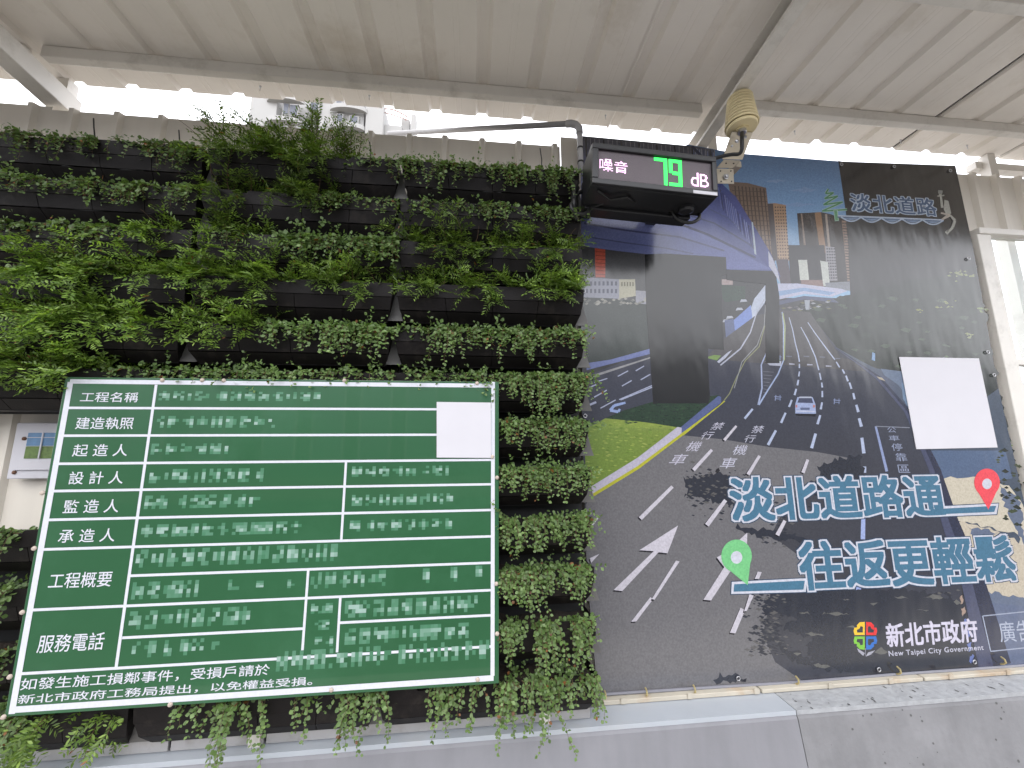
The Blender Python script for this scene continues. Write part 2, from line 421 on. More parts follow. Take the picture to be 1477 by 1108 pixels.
# little framed print fixed on the bare fence at the left
pw = empty('framed_picture', (-1.42, 0.0, 1.5), 'small white screwed panel with window picture left of the green sign', 'panel')
px0, px1, pz0, pz1 = W(17, 650)[0], -1.20, W(8, 691)[2], W(25.7, 610)[2]
bevel(MB().box(px0+1.42, px1+1.42, 0.0, 0.012, pz0-1.5, pz1-1.5).build('panel', M_WHITE, pw), 0.002)
bx0, bx1, bz0, bz1 = W(38.5, 643)[0], -1.22, W(36, 661.6)[2], W(40.6, 624.5)[2]
M_BLUEG = mat('blue_window_print', (0.13, 0.25, 0.42), rough=0.3, var=0.3, vscale=18)
M_HEDGEP = mat('hedge_print', (0.12, 0.19, 0.05), rough=0.4, var=0.5, vscale=60)
MB().box(bx0+1.42, bx1+1.42, -0.002, -0.0005, bz0+0.04-1.5, bz1-1.5).build('sky_print', M_BLUEG, pw)
MB().box(bx0+1.42, bx1+1.42, -0.002, -0.0005, bz0-1.5, bz0+0.038-1.5).build('hedge_print', M_HEDGEP, pw)
b = MB(); b.box(bx0+1.42+0.042, bx0+1.42+0.046, -0.005, -0.0022, bz0-1.5, bz1-1.5); b.box(bx0+1.42, bx1+1.42, -0.0046, -0.0022, bz0+0.065-1.5, bz0+0.067-1.5)
b.box(bx0+1.40, bx1+1.42, -0.006, -0.0005, bz0-0.035-1.5, bz0-0.004-1.5)
b.build('mullion', M_WHITE, pw)
for (x, z) in ((px0+0.02, pz0+0.02), (px0+0.03, pz1-0.05)):
    q = MB().lathe([(0.006, 0), (0.006, 0.003), (0.003, 0.005)], n=10).build('screw', mat('rust', (0.16, 0.08, 0.05), rough=0.8), pw)
    q.location = (x+1.42, 0.0, z-1.5); q.rotation_euler = (R(90), 0, 0)

# ------------------------------------------------------------------ canopy overhead
ZR = 3.03
canopy = empty('canopy', (0, -0.3, 2.9), 'pale ribbed steel canopy with purlins overhead', 'canopy')
def off(o): o.location = (0, 0.3, -2.9); return o
# roof sheets, ribs running out from the wall; ribs stand UP so read as grooves from below
def roof_sheet(x0, x1, y0, y1, z, pitch=0.2, phase=0.0, ribw=0.044, h=0.016):
    xs = [(x0, 0)]
    k = math.floor((x0-phase)/pitch)
    while True:
        c = phase+k*pitch; k += 1
        if c > x1: break
        for dx, d in ((-ribw*.62, 0), (-ribw*.36, 1), (ribw*.36, 1), (ribw*.62, 0)):
            if x0 < c+dx < x1: xs.append((c+dx, d))
        for q in (0.09, 0.11):       # faint stiffening crease in the pan
            for dx, d in ((q-0.003, 0), (q, 0.05), (q+0.003, 0)):
                if x0 < c+dx < x1: xs.append((c+dx, d))
    xs.append((x1, 0)); xs.sort()
    mb = MB(); n = len(xs)
    for dz in (0, 0.0015):
        for y in (y0, y1):
            for (x, d) in xs: mb.v.append((x, y, z+h*d+dz))
    for i in range(n-1):
        mb.f.append((i, n+i, n+i+1, i+1)); mb.f.append((2*n+i, 2*n+i+1, 3*n+i+1, 3*n+i))
        mb.f.append((i, i+1, 2*n+i+1, 2*n+i)); mb.f.append((n+i+1, n+i, 3*n+i, 3*n+i+1))
    return mb
RX = [-3.6, -2.4, -1.4, -0.4, 0.6, 1.6, 2.03, 2.63, 3.6]
CY0, CY1 = -0.80, 0.102
for i in range(len(RX)-1):
    off(roof_sheet(RX[i]+(0.0035 if i >= 6 else -0.004), RX[i+1]-(0.0035 if i >= 5 else -0.004), CY0, CY1+0.006*math.sin(i*2.1), ZR+0.0025*(i % 2), phase=0.03).build('roof_sheet', M_ROOF, canopy))
# purlins
def purlin(x0, x1, y, z0=2.985, z1=ZR-0.001, w=0.032):
    o = MB().box(x0, x1, y-w/2, y+w/2, z0, z1).build('purlin', M_STEEL, canopy); off(o); bevel(o, 0.003)
purlin(-3.6, -1.605, -0.041); purlin(-1.545, 0.955, -0.041); purlin(1.01, 3.6, -0.078)
purlin(-3.6, -1.605, -0.53); purlin(-1.545, 0.955, -0.62); purlin(1.01, 3.6, -0.525)
purlin(-3.6, 3.6, -0.785)
for x in (2.03, 2.63):      # added dark strip, keeps sky light out of each open sheet joint
    off(MB().box(x-0.012, x+0.012, CY0+0.01, CY1-0.01, ZR+0.006, ZR+0.012).build('gap_blocker', M_CABLE, canopy))
# rafters slope slightly down to the fence
def rafter(x, w=0.038, h=0.062):
    mb = MB()
    pts = [(-0.77, 3.022), (-0.77, 3.022-h), (0.10, 2.945-h), (0.10, 2.945)]
    mb.v = [(x-w/2, y, z) for y, z in pts]+[(x+w/2, y, z) for y, z in pts]
    mb.f = [(0, 1, 2, 3), (7, 6, 5, 4), (0, 4, 5, 1), (1, 5, 6, 2), (2, 6, 7, 3), (3, 7, 4, 0)]
    o = mb.build('rafter', M_STEEL, canopy); off(o); bevel(o, 0.003)
rafter(-1.575, 0.07, 0.075)
def channel(x, w, h, t=0.004):
    def web(xa, xb, za, zb):
        mb = MB(); e0, e1 = 3.022, 2.945
        for X_ in (xa, xb):
            mb.v += [(X_, -0.77, e0+za), (X_, -0.77, e0+zb), (X_, 0.10, e1+zb), (X_, 0.10, e1+za)]
        mb.f = [(0, 1, 2, 3), (7, 6, 5, 4), (0, 4, 5, 1), (1, 5, 6, 2), (2, 6, 7, 3), (3, 7, 4, 0)]
        return mb
    for nm, a in (('web', (x+w/2-t, x+w/2, -h, 0)), ('flange', (x-w/2, x+w/2-t-.0003, -h, -h+t)), ('flange', (x-w/2, x+w/2-t-.0003, -t, 0)), ('lip', (x-w/2, x-w/2+t, -h+t+.0003, -h+0.012))):
        off(web(*a).build('rafter_'+nm, M_STEEL, canopy))
channel(0.985, 0.046, 0.068); rafter(3.3)
for x in (-1.60, 1.08, 2.56, 3.1):
    o = MB().box(x-0.022, x+0.022, 0.075, 0.115, 0.0, ZR-0.002).build('post', M_STEEL, canopy); off(o)
o = MB().box(2.50, 3.4, 0.10, 0.14, 2.965, 3.0).build('edge_beam', M_STEEL, canopy); off(o)
for i, x in enumerate((-0.83, -0.42, 0.55, 1.42, 1.95, 2.3)):     # self-drilling screws through purlin
    o = MB().lathe([(0.004, 0), (0.004, -0.004), (0.0015, -0.006), (0.0015, -0.02)], n=8).build('screw', M_BOLT, canopy)
    off(o); o.location = (x, 0.3-0.005, 2.985-2.9)

# ------------------------------------------------------------------ far apartment block
M_FARGLASS = mat('far_window_glass', (0.17, 0.18, 0.21), rough=0.6, spec=0.1)
bd = empty('apartment_building', (-9, 25, 0), 'white apartment tower with curved balconies rising beyond the fence', 'building')
def bpt(u, v, y=25.0):
    p = W(u, v, y); return p[0]+9, p[2]
def slab(name, u0, u1, vtop, y0, y1, m=M_APT, zb=0.0):
    xa, za = bpt(u0, vtop, y0); xb, zb2 = bpt(u1, vtop, y0)
    return MB().box(xa, xb, y0-25, y1-25, zb, (za+zb2)/2).build(name, m, bd)
slab('wall', 364, 402, 128, 25, 32); slab('wall', 403, 460, 118, 25.6, 32); slab('wall', 465, 528, 120, 25.2, 32)
slab('wall', 529, 554, 148, 25.0, 31); slab('parapet', 555, 580, 181, 25.5, 27)
slab('wall', 461, 465, 110, 26.4, 31); slab('post', 579, 591, 172, 25.8, 26.6); slab('post', 593, 600, 165, 25.4, 26.2)
for (u0, u1, v, n) in ((385, 440, 147, 0), (382, 436, 178, 0), (476, 530, 160, 0), (478, 526, 186, 0)):
    xa, z = bpt(u0, v); xb, _ = bpt(u1, v)
    c = (xa+xb)/2; r = (xb-xa)/2
    pts = [(c+r*math.cos(t), -r*0.35*math.sin(t)) for t in np.linspace(0, math.pi, 14)]
    mb = MB(); k = len(pts); mb.v = [(x, y, z) for x, y in pts]+[(x, y, z+0.35) for x, y in pts]
    mb.f = [(i, i+1, i+1+k, i+k) for i in range(k-1)]+[tuple(range(k))[::-1], tuple(range(k, 2*k))]
    mb.build('balcony', M_APT, bd)
for (u0, u1, v0, v1) in ((419, 428, 152, 166), (410, 415, 150, 165), (486, 492, 144, 154), (487, 493, 165, 175), (505, 515, 168, 180), (385, 395, 128, 140), (450, 458, 135, 160), (500, 510, 147, 152)):
    xa, z1 = bpt(u0, v0, 24.95); xb, z0 = bpt(u1, v1, 24.95)
    fr_ = MB().box(xa-.08, xb+.08, -0.05, 0.15, z0-.08, z1+.08).build('window', M_APT, bd)
    MB().box(xa, xb, -0.09, -0.052, z0, z1).build('pane', M_FARGLASS, fr_)
ac = MB(); pts = []
for k in range(13):
    t = k/12; u = 550+38*t; v = 157+12*t-4*math.sin(math.pi*t)
    x, z = bpt(u, v, 25.3); pts.append((x, 0.3, z))
ac.tube(pts, 0.05, 6)
ac.tube([(p[0], p[1], p[2]-0.25-0.2*math.sin(math.pi*i/12)) for i, p in enumerate(pts)], 0.04, 6)
for p in pts[1:-1:2]: ac.tube([p, (p[0], p[1], p[2]-0.45)], 0.025, 5)
ac.build('roof_frame', mat('rusty_pink_steel', (0.45, 0.30, 0.27), rough=0.7), bd)

# unseen blocks across the street, raised and darkened to cut the banner's sky reflection
for i, (x0, x1, h, d, lab) in enumerate(((-34, -14, 7.6, -24, 'unseen dark block across the street, added to cut glare, leftmost'), (-13.5, 4, 7.0, -25, 'unseen dark block across the street, added to cut glare, middle'), (4.5, 26, 8.2, -24.5, 'taller unseen dark block across the street, added to cut glare, right'), (26.5, 48, 7.0, -24, 'unseen dark block across the street, added to cut glare, far right'))):
    sb = empty('unseen_building', ((x0+x1)/2, d, -0.16), lab, 'building')
    w = (x1-x0)/2
    MB().box(-w, w, -6, 0, 0, h).build('wall', M_FACADE, sb)
    MB().box(-w-.2, w+.2, -6.2, 0.4, h, h+0.25).build('roof', M_FACADE, sb)
    for k in range(6):
        xx = -w+w/3*(k+.5)
        f_ = MB().box(xx-1, xx+1, 0.0, 0.06, 1.0, h-1.0).build('window', M_STEEL, sb)
        MB().box(xx-.9, xx+.9, 0.062, 0.07, 1.1, h-1.1).build('pane', M_GLASSD, f_)

# ------------------------------------------------------------------ base rails
rail = empty('base_rail', (-0.9, -0.03, 0.80), 'grey metal gutter rail under the lowest row of planters', 'rail')
prof = [(-0.052, -0.030), (-0.058, -0.026), (-0.058, 0.022), (-0.052, 0.028), (0.02, 0.028), (0.02, 0.022), (-0.046, 0.020), (-0.050, -0.024), (0.02, -0.024), (0.02, -0.030)]
segs = [(-2.4, -1.16), (-1.155, 0.075), (0.08, 0.325), (0.33, 1.275)]
for a, b in segs:
    k = len(prof); mb = MB(); mb.v = [(a, y, z) for y, z in prof]+[(b-0.003, y, z) for y, z in prof]
    mb.f = [(i, i+k, (i+1) % k+k, (i+1) % k) for i in range(k)]+[tuple(range(k))[::-1], tuple(range(k, 2*k))]
    mb.build('rail_section', M_RAIL, rail)
for x in (0.30, 1.13):
    MB().box(x-0.016, x+0.016, -0.064, -0.0585, -0.034, 0.026).build('clip', M_STEEL, rail)
bt = empty('bottom_batten', (1.5, -0.012, 0.79), 'weathered cream batten along the foot of the banner', 'batten')
for i, (a, b) in enumerate(((-1.125, -0.52), (-0.515, 0.1), (0.105, 0.72), (0.725, 2.6))):
    mb = MB(); mb.box(a, b-0.002, -0.022, 0.03, -0.0185, -0.005-0.001*i); bevel(mb.build('batten', M_WOOD, bt), 0.002)
for i in range(9):
    x = -0.98+i*0.235+random.uniform(-.03, .03)
    MB().box(x-0.008, x+0.008, -0.026, -0.0225, -0.016, 0.001).build('clip', M_WOOD, bt)

# ------------------------------------------------------------------ planter trays
PITCH_T, LIP0 = 0.1515, 2.592
COLX = [(-2.165, -1.535), (-1.530, -0.895), (-0.888, -0.262), (-0.255, 0.385)]
HWID = 0.311
def plate(xa0, xa1, za, ya, xb0, xb1, zb, yb, t=0.003):
    """front plate from upper edge (za,ya) to lower edge (zb,yb)"""
    mb = MB()
    vs = [(xa0, ya, za), (xa1, ya, za), (xb1, yb, zb), (xb0, yb, zb), (xa0, ya+t, za), (xa1, ya+t, za), (xb1, yb+t, zb), (xb0, yb+t, zb)]
    mb.add(vs, [(3, 2, 1, 0), (4, 5, 6, 7), (0, 1, 5, 4), (1, 2, 6, 5), (2, 3, 7, 6), (3, 0, 4, 7)])
    return mb
tray_parts = []
ub = MB()
ub_ = []
# upper band with small drainage notches in the rim
nx = [(-HWID, 0)]
for c in (-0.19, -0.03, 0.13):
    nx += [(c-0.022, 0), (c-0.016, -0.009), (c+0.016, -0.009), (c+0.022, 0)]
nx.append((HWID, 0))
n_ = len(nx)
for t in (0, 0.0032):
    for (x, dz) in nx: ub.v.append((x, -0.150+t, dz))
    for (x, dz) in nx: ub.v.append((x*0.994, -0.1465+t, -0.0455))
for i in range(n_-1):
    ub.f.append((n_+i, n_+i+1, i+1, i)); ub.f.append((2*n_+i, 2*n_+i+1, 3*n_+i+1, 3*n_+i)); ub.f.append((i, i+1, 2*n_+i+1, 2*n_+i)); ub.f.append((3*n_+i, 3*n_+i+1, n_+i+1, n_+i))
ub.f.append((0, 2*n_, 3*n_, n_)); ub.f.append((n_-1, 2*n_-1, 4*n_-1, 3*n_-1))
tray_parts.append(('rim_band', ub.mesh('rim_band', M_BLACK)))
edges0 = [-HWID*0.994, -0.155, 0.0, 0.155, HWID*0.994]
def tap(x, k): return x*k
for i in range(4):
    a, b = edges0[i]+0.0010, edges0[i+1]-0.0010
    tray_parts.append(('front_panel', plate(a, b, -0.0468, -0.1445, tap(a, .975), tap(b, .975), -0.0860, -0.1320).mesh('front_panel', M_BLACK)))
    tray_parts.append(('lower_panel', plate(tap(a, .975), tap(b, .975), -0.0885, -0.1290, tap(a, .93), tap(b, .93), -0.1180, -0.1030).mesh('lower_panel', M_BLACK)))
for s in (-1, 1):
    e = MB()
    ring = [(-0.147, -0.004, 1), (-0.1435, -0.0455, .992), (-0.1315, -0.086, .975), (-0.103, -0.118, .93), (-0.03, -0.120, .93), (-0.03, -0.004, 1.0)]
    vs = [(s*(HWID-0.001)*k, y, z) for y, z, k in ring]+[(s*(HWID-0.004)*k, y, z) for y, z, k in ring]
    fs = [tuple(range(6)), tuple(range(6, 12))[::-1]]+[(i, i+6, (i+1) % 6+6, (i+1) % 6) for i in range(6)]
    e.add(vs, fs)
    tray_parts.append(('end_panel', e.mesh('end_panel', M_BLACK)))
sl = MB(); nxs, nys = 14, 4
for j in range(nys):
    for i in range(nxs):
        sl.v.append((-0.300+0.600*i/(nxs-1), -0.140+0.112*j/(nys-1), -0.018+random.uniform(-.008, .008)))
for j in range(nys-1):
    for i in range(nxs-1): sl.f.append((j*nxs+i, j*nxs+i+1, (j+1)*nxs+i+1, (j+1)*nxs+i))
tray_parts.append(('soil', sl.mesh('soil', M_SOIL)))
btm = MB().box(-0.288, 0.288, -0.100, -0.03, -0.1205, -0.1175)
tray_parts.append(('base', btm.mesh('base', M_BLACK)))

ORD = ['top', 'second', 'third', 'fourth', 'fifth', 'sixth', 'seventh', 'eighth', 'ninth', 'tenth', 'eleventh', 'bottom']
COLN = ['at the far left edge', 'in the left column', 'in the middle column', 'in the right column beside the banner']
def covered(r, c):     # trays wholly hidden behind the green sign
    return c == 2 and 6 <= r <= 10
def missing(r, c):
    return c <= 1 and r in (6, 7) 
trays = {}
for c, (x0, x1) in enumerate(COLX):
    if c == 0: continue
    for r in range(12):
        if covered(r, c) or missing(r, c): continue
        where = COLN[c]
        t = empty('planter_tray', ((x0+x1)/2, random.uniform(-.003, .002), LIP0-r*PITCH_T), 'black plastic planter tray, %s row %s' % (ORD[r], where), 'planter', 'black planter trays of the green wall')
        t.rotation_euler = (0, R(random.uniform(-.35, .35)), 0)
        sx = (x1-x0)/(2*HWID)*0.992
        t.scale = (sx, 1, 1)
        for nm, me in tray_parts: link(nm, me, t)
        trays[(r, c)] = t
# tray remnants of the column that is cut by the left frame edge
for r in range(12):
    if r in (6, 7): continue
    x0, x1 = COLX[0]
    t = empty('planter_tray', ((x0+x1)/2, 0, LIP0-r*PITCH_T), 'black plastic planter tray, %s row %s' % (ORD[r], COLN[0]), 'planter', 'black planter trays of the green wall')
    for nm, me in tray_parts: link(nm, me, t)
# dark backboards with lighter joint strips
for c, (x0, x1) in enumerate(COLX):
    zb, zt = 0.81, 2.60
    bb = empty('backboard', ((x0+x1)/2, -0.02, 0.81), 'dark plastic backboard carrying the planter trays %s' % COLN[c], 'backboard')
    w = (x1-x0)/2
    spans = [(0.0, zt-zb)] if c > 1 else [(0.0, 0.55), (0.90, zt-zb)]
    for a, b in spans: MB().box(-w, w, -0.006, 0.0, a, b).build('board', M_BACK, bb)
    for r in range(12):
        if c <= 1 and r in (6, 7): continue
        z = LIP0-r*PITCH_T-0.81
        # flared grey cheek between neighbouring trays
        mb = MB(); pts = []
        for tt in np.linspace(0, 1, 7):
            pts.append((0.006+0.020*tt**1.6, z-0.02-0.095*tt))
        poly = [(w+px_, pz) for px_, pz in pts]+[(w-px_, pz) for px_, pz in pts[::-1]]
        mb.prism(poly, -0.082, -0.076)
        mb.build('joint_strip', M_JOINT, bb)
# thin black tie rods sticking up above the trays
for i, (u, v0, v1) in enumerate(((137, 171, 192), (260, 188, 206), (535, 205, 222), (781, 214, 242))):
    a = W(u, v1+8, -0.03); b_ = W(u-2, v0, -0.02)
    lab = ['leftmost thin black wire tie above the planters', 'second thin black wire tie from the left above the planters', 'black wire tie above the bare middle planter', 'straight black wire tie near the grey conduit'][i]
    tag(MB().tube([a, ((a[0]+b_[0])/2+0.003, a[1], (a[2]+b_[2])/2), b_], 0.0022, 6).build('wire_tie', M_CABLE), lab, 'wire tie', 'wire ties above the planters')

# ------------------------------------------------------------------ plants
class Leaves:
    def __init__(s): s.V = []; s.C = []; s.n = 0; s.F = []; s.stems = MB()
    def add(s, P, D, N, L, Wd, C, cup=0.15):
        """P base (n,3); D direction; N normal; L length; Wd width; C colour (n,3)"""
        n = len(P); S = np.cross(D, N); S /= np.linalg.norm(S, axis=1, keepdims=True)+1e-9
        L = L[:, None]; Wd = Wd[:, None]
        v0 = P; v1 = P+D*L*0.45+S*Wd*0.5+N*Wd*cup; v2 = P+D*L; v3 = P+D*L*0.45-S*Wd*0.5+N*Wd*cup; v4 = P+D*L*0.5-N*Wd*0.02
        v5 = P+D*L*0.85+S*Wd*0.28+N*Wd*cup*.5; v6 = P+D*L*0.85-S*Wd*0.28+N*Wd*cup*.5
        V = np.stack([v0, v1, v5, v2, v6, v3, v4], 1)
        base = s.n+7*np.arange(n)[:, None]
        F = np.concatenate([base+np.array([[0, 1, 6]]), base+np.array([[1, 5-3, 6]]), base+np.array([[2, 3, 6]]), base+np.array([[3, 4, 6]]), base+np.array([[4, 5, 6]]), base+np.array([[5, 0, 6]])], 0)
        s.V.append(V.reshape(-1, 3)); s.F.append(F); s.C.append(np.repeat(C, 7, 0)); s.n += 7*n
    def build(s, parent):
        V = np.concatenate(s.V); F = np.concatenate(s.F); C = np.concatenate(s.C)
        me = bpy.data.meshes.new('foliage')
        me.vertices.add(len(V)); me.vertices.foreach_set('co', V.astype(np.float32).ravel())
        me.loops.add(F.size); me.loops.foreach_set('vertex_index', F.astype(np.int32).ravel())
        me.polygons.add(len(F)); me.polygons.foreach_set('loop_start', np.arange(0, F.size, 3, dtype=np.int32))
        me.update(calc_edges=True)
        at = me.color_attributes.new('tone', 'FLOAT_COLOR', 'POINT')
        at.data.foreach_set('color', np.concatenate([C, np.ones((len(C), 1))], 1).astype(np.float32).ravel())
        me.materials.append(M_LEAF); me.validate()
        o = link('foliage', me, parent); o['kind'] = 'stuff'
        if s.stems.v: s.stems.build('stem', M_STEM, parent)['kind'] = 'stuff'
        return o
def unit(a): return a/(np.linalg.norm(a, axis=-1, keepdims=True)+1e-9)
GREEN_A = np.array([0.095, 0.165, 0.045]); GREEN_A2 = np.array([0.210, 0.300, 0.115])
GREEN_B = np.array([0.060, 0.115, 0.022]); GREEN_B2 = np.array([0.240, 0.350, 0.068])
DEAD = np.array([0.20, 0.085, 0.03])
def colour(n, a, b, bias=0.5, dead=0.01, seedtone=None):
    t = rng.beta(1.6, 1.6+2*(1-bias), n)[:, None]
    c = a*(1-t)+b*t
    c *= rng.uniform(0.72, 1.25, (n, 1))
    d = rng.random(n) < dead
    c[d] = DEAD*rng.uniform(.5, 1.4, (d.sum(), 1))
    return c
def path(start, d0, length, steps, grav, wob, target=None):
    p = np.array(start, float); d = unit(np.array(d0, float)); pts = [p.copy()]
    st = length/steps
    for i in range(steps):
        d = unit(d+np.array([0, 0, -grav])+rng.normal(0, wob, 3))
        if p[1]+d[1]*st > -0.02: d[1] = -abs(d[1])
        if p[2] < 0.02 and p[1]+d[1]*st > -0.158 and p[2] > -0.13: d[1] = min(d[1], -0.05)
        p = p+d*st; pts.append(p.copy())
    return np.array(pts)
def leafy(lv, pts, spacing, L, Wd, kind, ca, cb, bias, dead):
    seg = np.diff(pts, axis=0); ln = np.linalg.norm(seg, axis=1); tot = ln.sum(); n = max(2, int(tot/spacing))
    cum = np.concatenate([[0], np.cumsum(ln)])
    s = np.linspace(spacing*0.3, tot, n)
    P = np.stack([np.interp(s, cum, pts[:, k]) for k in range(3)], 1)
    T = unit(np.stack([np.interp(s, 0.5*(cum[1:]+cum[:-1]), seg[:, k]/ln) for k in range(3)], 1))
    if kind == 'round':
        for sd in (-1, 1):
            A = unit(np.cross(T, unit(np.array([0, -1, 0.35])+rng.normal(0, .35, (n, 3)))))*sd
            D = unit(A*0.85+T*0.45+rng.normal(0, .32, (n, 3))+np.array([0, -0.25, 0]))
            N = unit(np.array([0, -0.75, 0.65])+rng.normal(0, .42, (n, 3))); N = unit(N-D*(N*D).sum(1, keepdims=True))
            k = rng.uniform(.6, 1.25, n)*np.linspace(1.05, .7, n)
            lv.add(P+rng.normal(0, .0015, (n, 3)), D, N, L*k, Wd*k, colour(n, ca, cb, bias, dead), .10)
    else:
        ax = unit(np.array([0, -0.5, 0.86])+rng.normal(0, .35, 3))
        for sd in (-1, 1):
            A = unit(np.cross(T, ax[None]))*sd
            D = unit(A*0.8+T*0.62+rng.normal(0, .12, (n, 3)))
            N = unit(ax[None]+rng.normal(0, .22, (n, 3))); N = unit(N-D*(N*D).sum(1, keepdims=True))
            k = rng.uniform(.8, 1.15, n)*np.clip(np.linspace(.8, 1.25, n)*np.linspace(1.15, .65, n), .3, 2)
            lv.add(P, D, N, L*k, Wd*k, colour(n, ca, cb, bias, dead), .08)
def stem(lv, pts, r):
    k = max(1, len(pts)//6)
    q = pts[::k]
    if len(q) >= 2: lv.stems.tube([tuple(x) for x in q], [r*(1-.6*i/(len(q)-1)) for i in range(len(q))], 4, cap=False)
def trailing(lv, xa, xb, dens, hang, up=0.02, size=0.0115, dead=0.012, tone=1.0):
    """round-leaved creeper: low crown over the rim with strands hanging over the front"""
    w = xb-xa
    for i in range(max(2, int(w*dens*95))):
        x = rng.uniform(xa, xb); y = rng.uniform(-0.155, -0.085)
        pts = path((x, y, -0.012), (rng.normal(0, .8), rng.uniform(-.8, .1), rng.uniform(.1, .9)), rng.uniform(.02, .055)+up, 5, .28, .32)
        leafy(lv, pts, .0115, size, size*.82, 'round', GREEN_A*tone, GREEN_A2*tone, .45, dead)
    for i in range(int(w*dens*34)):
        x = rng.uniform(xa, xb)
        ln = hang*rng.beta(1.2, 2.2)*1.55+.015
        pts = path((x, -0.148, 0.0), (rng.normal(0, .6), -0.9, .25), ln+.03, 9, .42, .22)
        stem(lv, pts, .0009)
        leafy(lv, pts, .0115, size, size*.82, 'round', GREEN_A*tone, GREEN_A2*tone, .5, dead)
def clump(lv, x, n, reach, hang, size=0.0115, dead=.012, tone=1.0):
    """dense knot of hanging strands"""
    for i in range(n):
        pts = path((x+rng.normal(0, .02), -0.148, 0.0), (rng.normal(0, .5), -0.9, .3), hang*rng.uniform(.35, 1.1), 10, .5, .2)
        stem(lv, pts, .0009)
        leafy(lv, pts, .011, size, size*.82, 'round', GREEN_A*tone, GREEN_A2*tone, .55, dead)
def bushy(lv, xa, xb, n_, height, out, size=0.014, bright=1.0, droop=.07, dirx=0.0, dead=.006):
    """fine pinnate shrub: arching shoots with side twigs of narrow leaflets"""
    for i in range(max(2, int(n_*.62))):
        x = rng.uniform(xa, xb); y = rng.uniform(-.13, -.06)
        ln = height*rng.uniform(.4, 1.35)
        pts = path((x, y, -0.015), (rng.normal(dirx, .55), -out*rng.uniform(.0, .9), rng.uniform(.4, 1.1)), ln, 10, droop, .12)
        stem(lv, pts, .0013)
        if rng.random() < .15:
            pts = path((x, -0.148, -0.003), (rng.normal(0, .5), -.9, .5), ln*.8, 10, .30, .12)
        b = rng.uniform(.8, 1.2)*bright
        leafy(lv, pts[2:], .0085, size*1.0, size*.34, 'fern', GREEN_B*b, GREEN_B2*b, .5, dead)
        for j in range(3, 10):
            if rng.random() < .85:
                q = pts[j]; T = pts[j]-pts[j-1]
                for s_ in (-1, 1):
                    if rng.random() < .75:
                        d = unit(T)*.6+np.array([s_*rng.uniform(.3, 1.0), rng.uniform(-.8, .1), rng.uniform(-.2, .5)])
                        tp = path(q, d, rng.uniform(.025, .06)*min(1.2, height/.12), 5, .08, .12)
                        b = rng.uniform(.75, 1.3)*bright
                        leafy(lv, tp, .0075, size, size*.34, 'fern', GREEN_B*b, GREEN_B2*b, .6, dead)
def upright(lv, x, height, n=3, bright=1.0):
    for i in range(n):
        pts = path((x+rng.normal(0, .006), -0.10, -0.01), (rng.normal(0, .15), -.1, 1), height*rng.uniform(.7, 1), 12, -.03, .06)
        stem(lv, pts, .0018)
        for j in range(2, 12):
            for s_ in (-1, 1):
                d = np.array([s_*rng.uniform(.5, 1), rng.uniform(-.7, .3), rng.uniform(.3, .9)])
                tp = path(pts[j], d, rng.uniform(.015, .035), 4, .02, .1)
                leafy(lv, tp, .006, .012, .0052, 'fern', GREEN_B*bright, GREEN_B2*bright, .6, .01)
        leafy(lv, pts[3:], .008, .012, .005, 'fern', GREEN_B*bright, GREEN_B2*bright, .6, .01)

def X(u, r):      # photo column -> metres along the lip of tray row r
    z = LIP0-r*PITCH_T
    # find v so that wall height matches: solve by two probes
    lo, hi = 0.0, 1108.0
    for _ in range(30):
        mid = (lo+hi)/2
        if W(u, mid, -0.15)[2] > z: lo = mid
        else: hi = mid
    return W(u, lo, -0.15)[0]
def colof(x):
    for c, (a, b) in enumerate(COLX):
        if a-0.01 <= x <= b+0.01: return c
    return 3 if x > 0.38 else 0
PL = []
def plant(r, u0, u1, kind, label, **kw):
    """one plant in tray row r between photo columns u0,u1"""
    xa, xb = X(u0, r), X(u1, r)
    lv = Leaves()
    cx = (xa+xb)/2
    t = empty('trailing_plant' if kind == 'A' else 'bushy_plant', (cx, 0, LIP0-r*PITCH_T), label, 'plant', 'creeping round-leaved plants in the green wall' if kind == 'A' else 'feathery shrubs in the green wall')
    if kind == 'A':
        trailing(lv, xa-cx, xb-cx, kw.get('dens', 1.0), kw.get('hang', .06), kw.get('up', .015), kw.get('size', .0105)*1.32, kw.get('dead', .012), kw.get('tone', 1.0))
        for (u, n, h) in kw.get('clumps', ()): clump(lv, X(u, r)-cx, n, 0, h, kw.get('size', .0105)*1.32, kw.get('dead', .012), kw.get('tone', 1.0))
    else:
        bushy(lv, xa-cx, xb-cx, kw.get('n', 12), kw.get('h', .12), kw.get('out', .8), kw.get('size', .014)*1.25, kw.get('bright', 1.0), kw.get('droop', .07), kw.get('dirx', 0))
        for (u, h, n) in kw.get('up', ()): upright(lv, X(u, r)-cx, h, n, kw.get('bright', 1.0))
        for (u, n, h) in kw.get('clumps', ()): clump(lv, X(u, r)-cx, n, 0, h)
    lv.build(t)
    PL.append(t)
A, B = 'A', 'B'
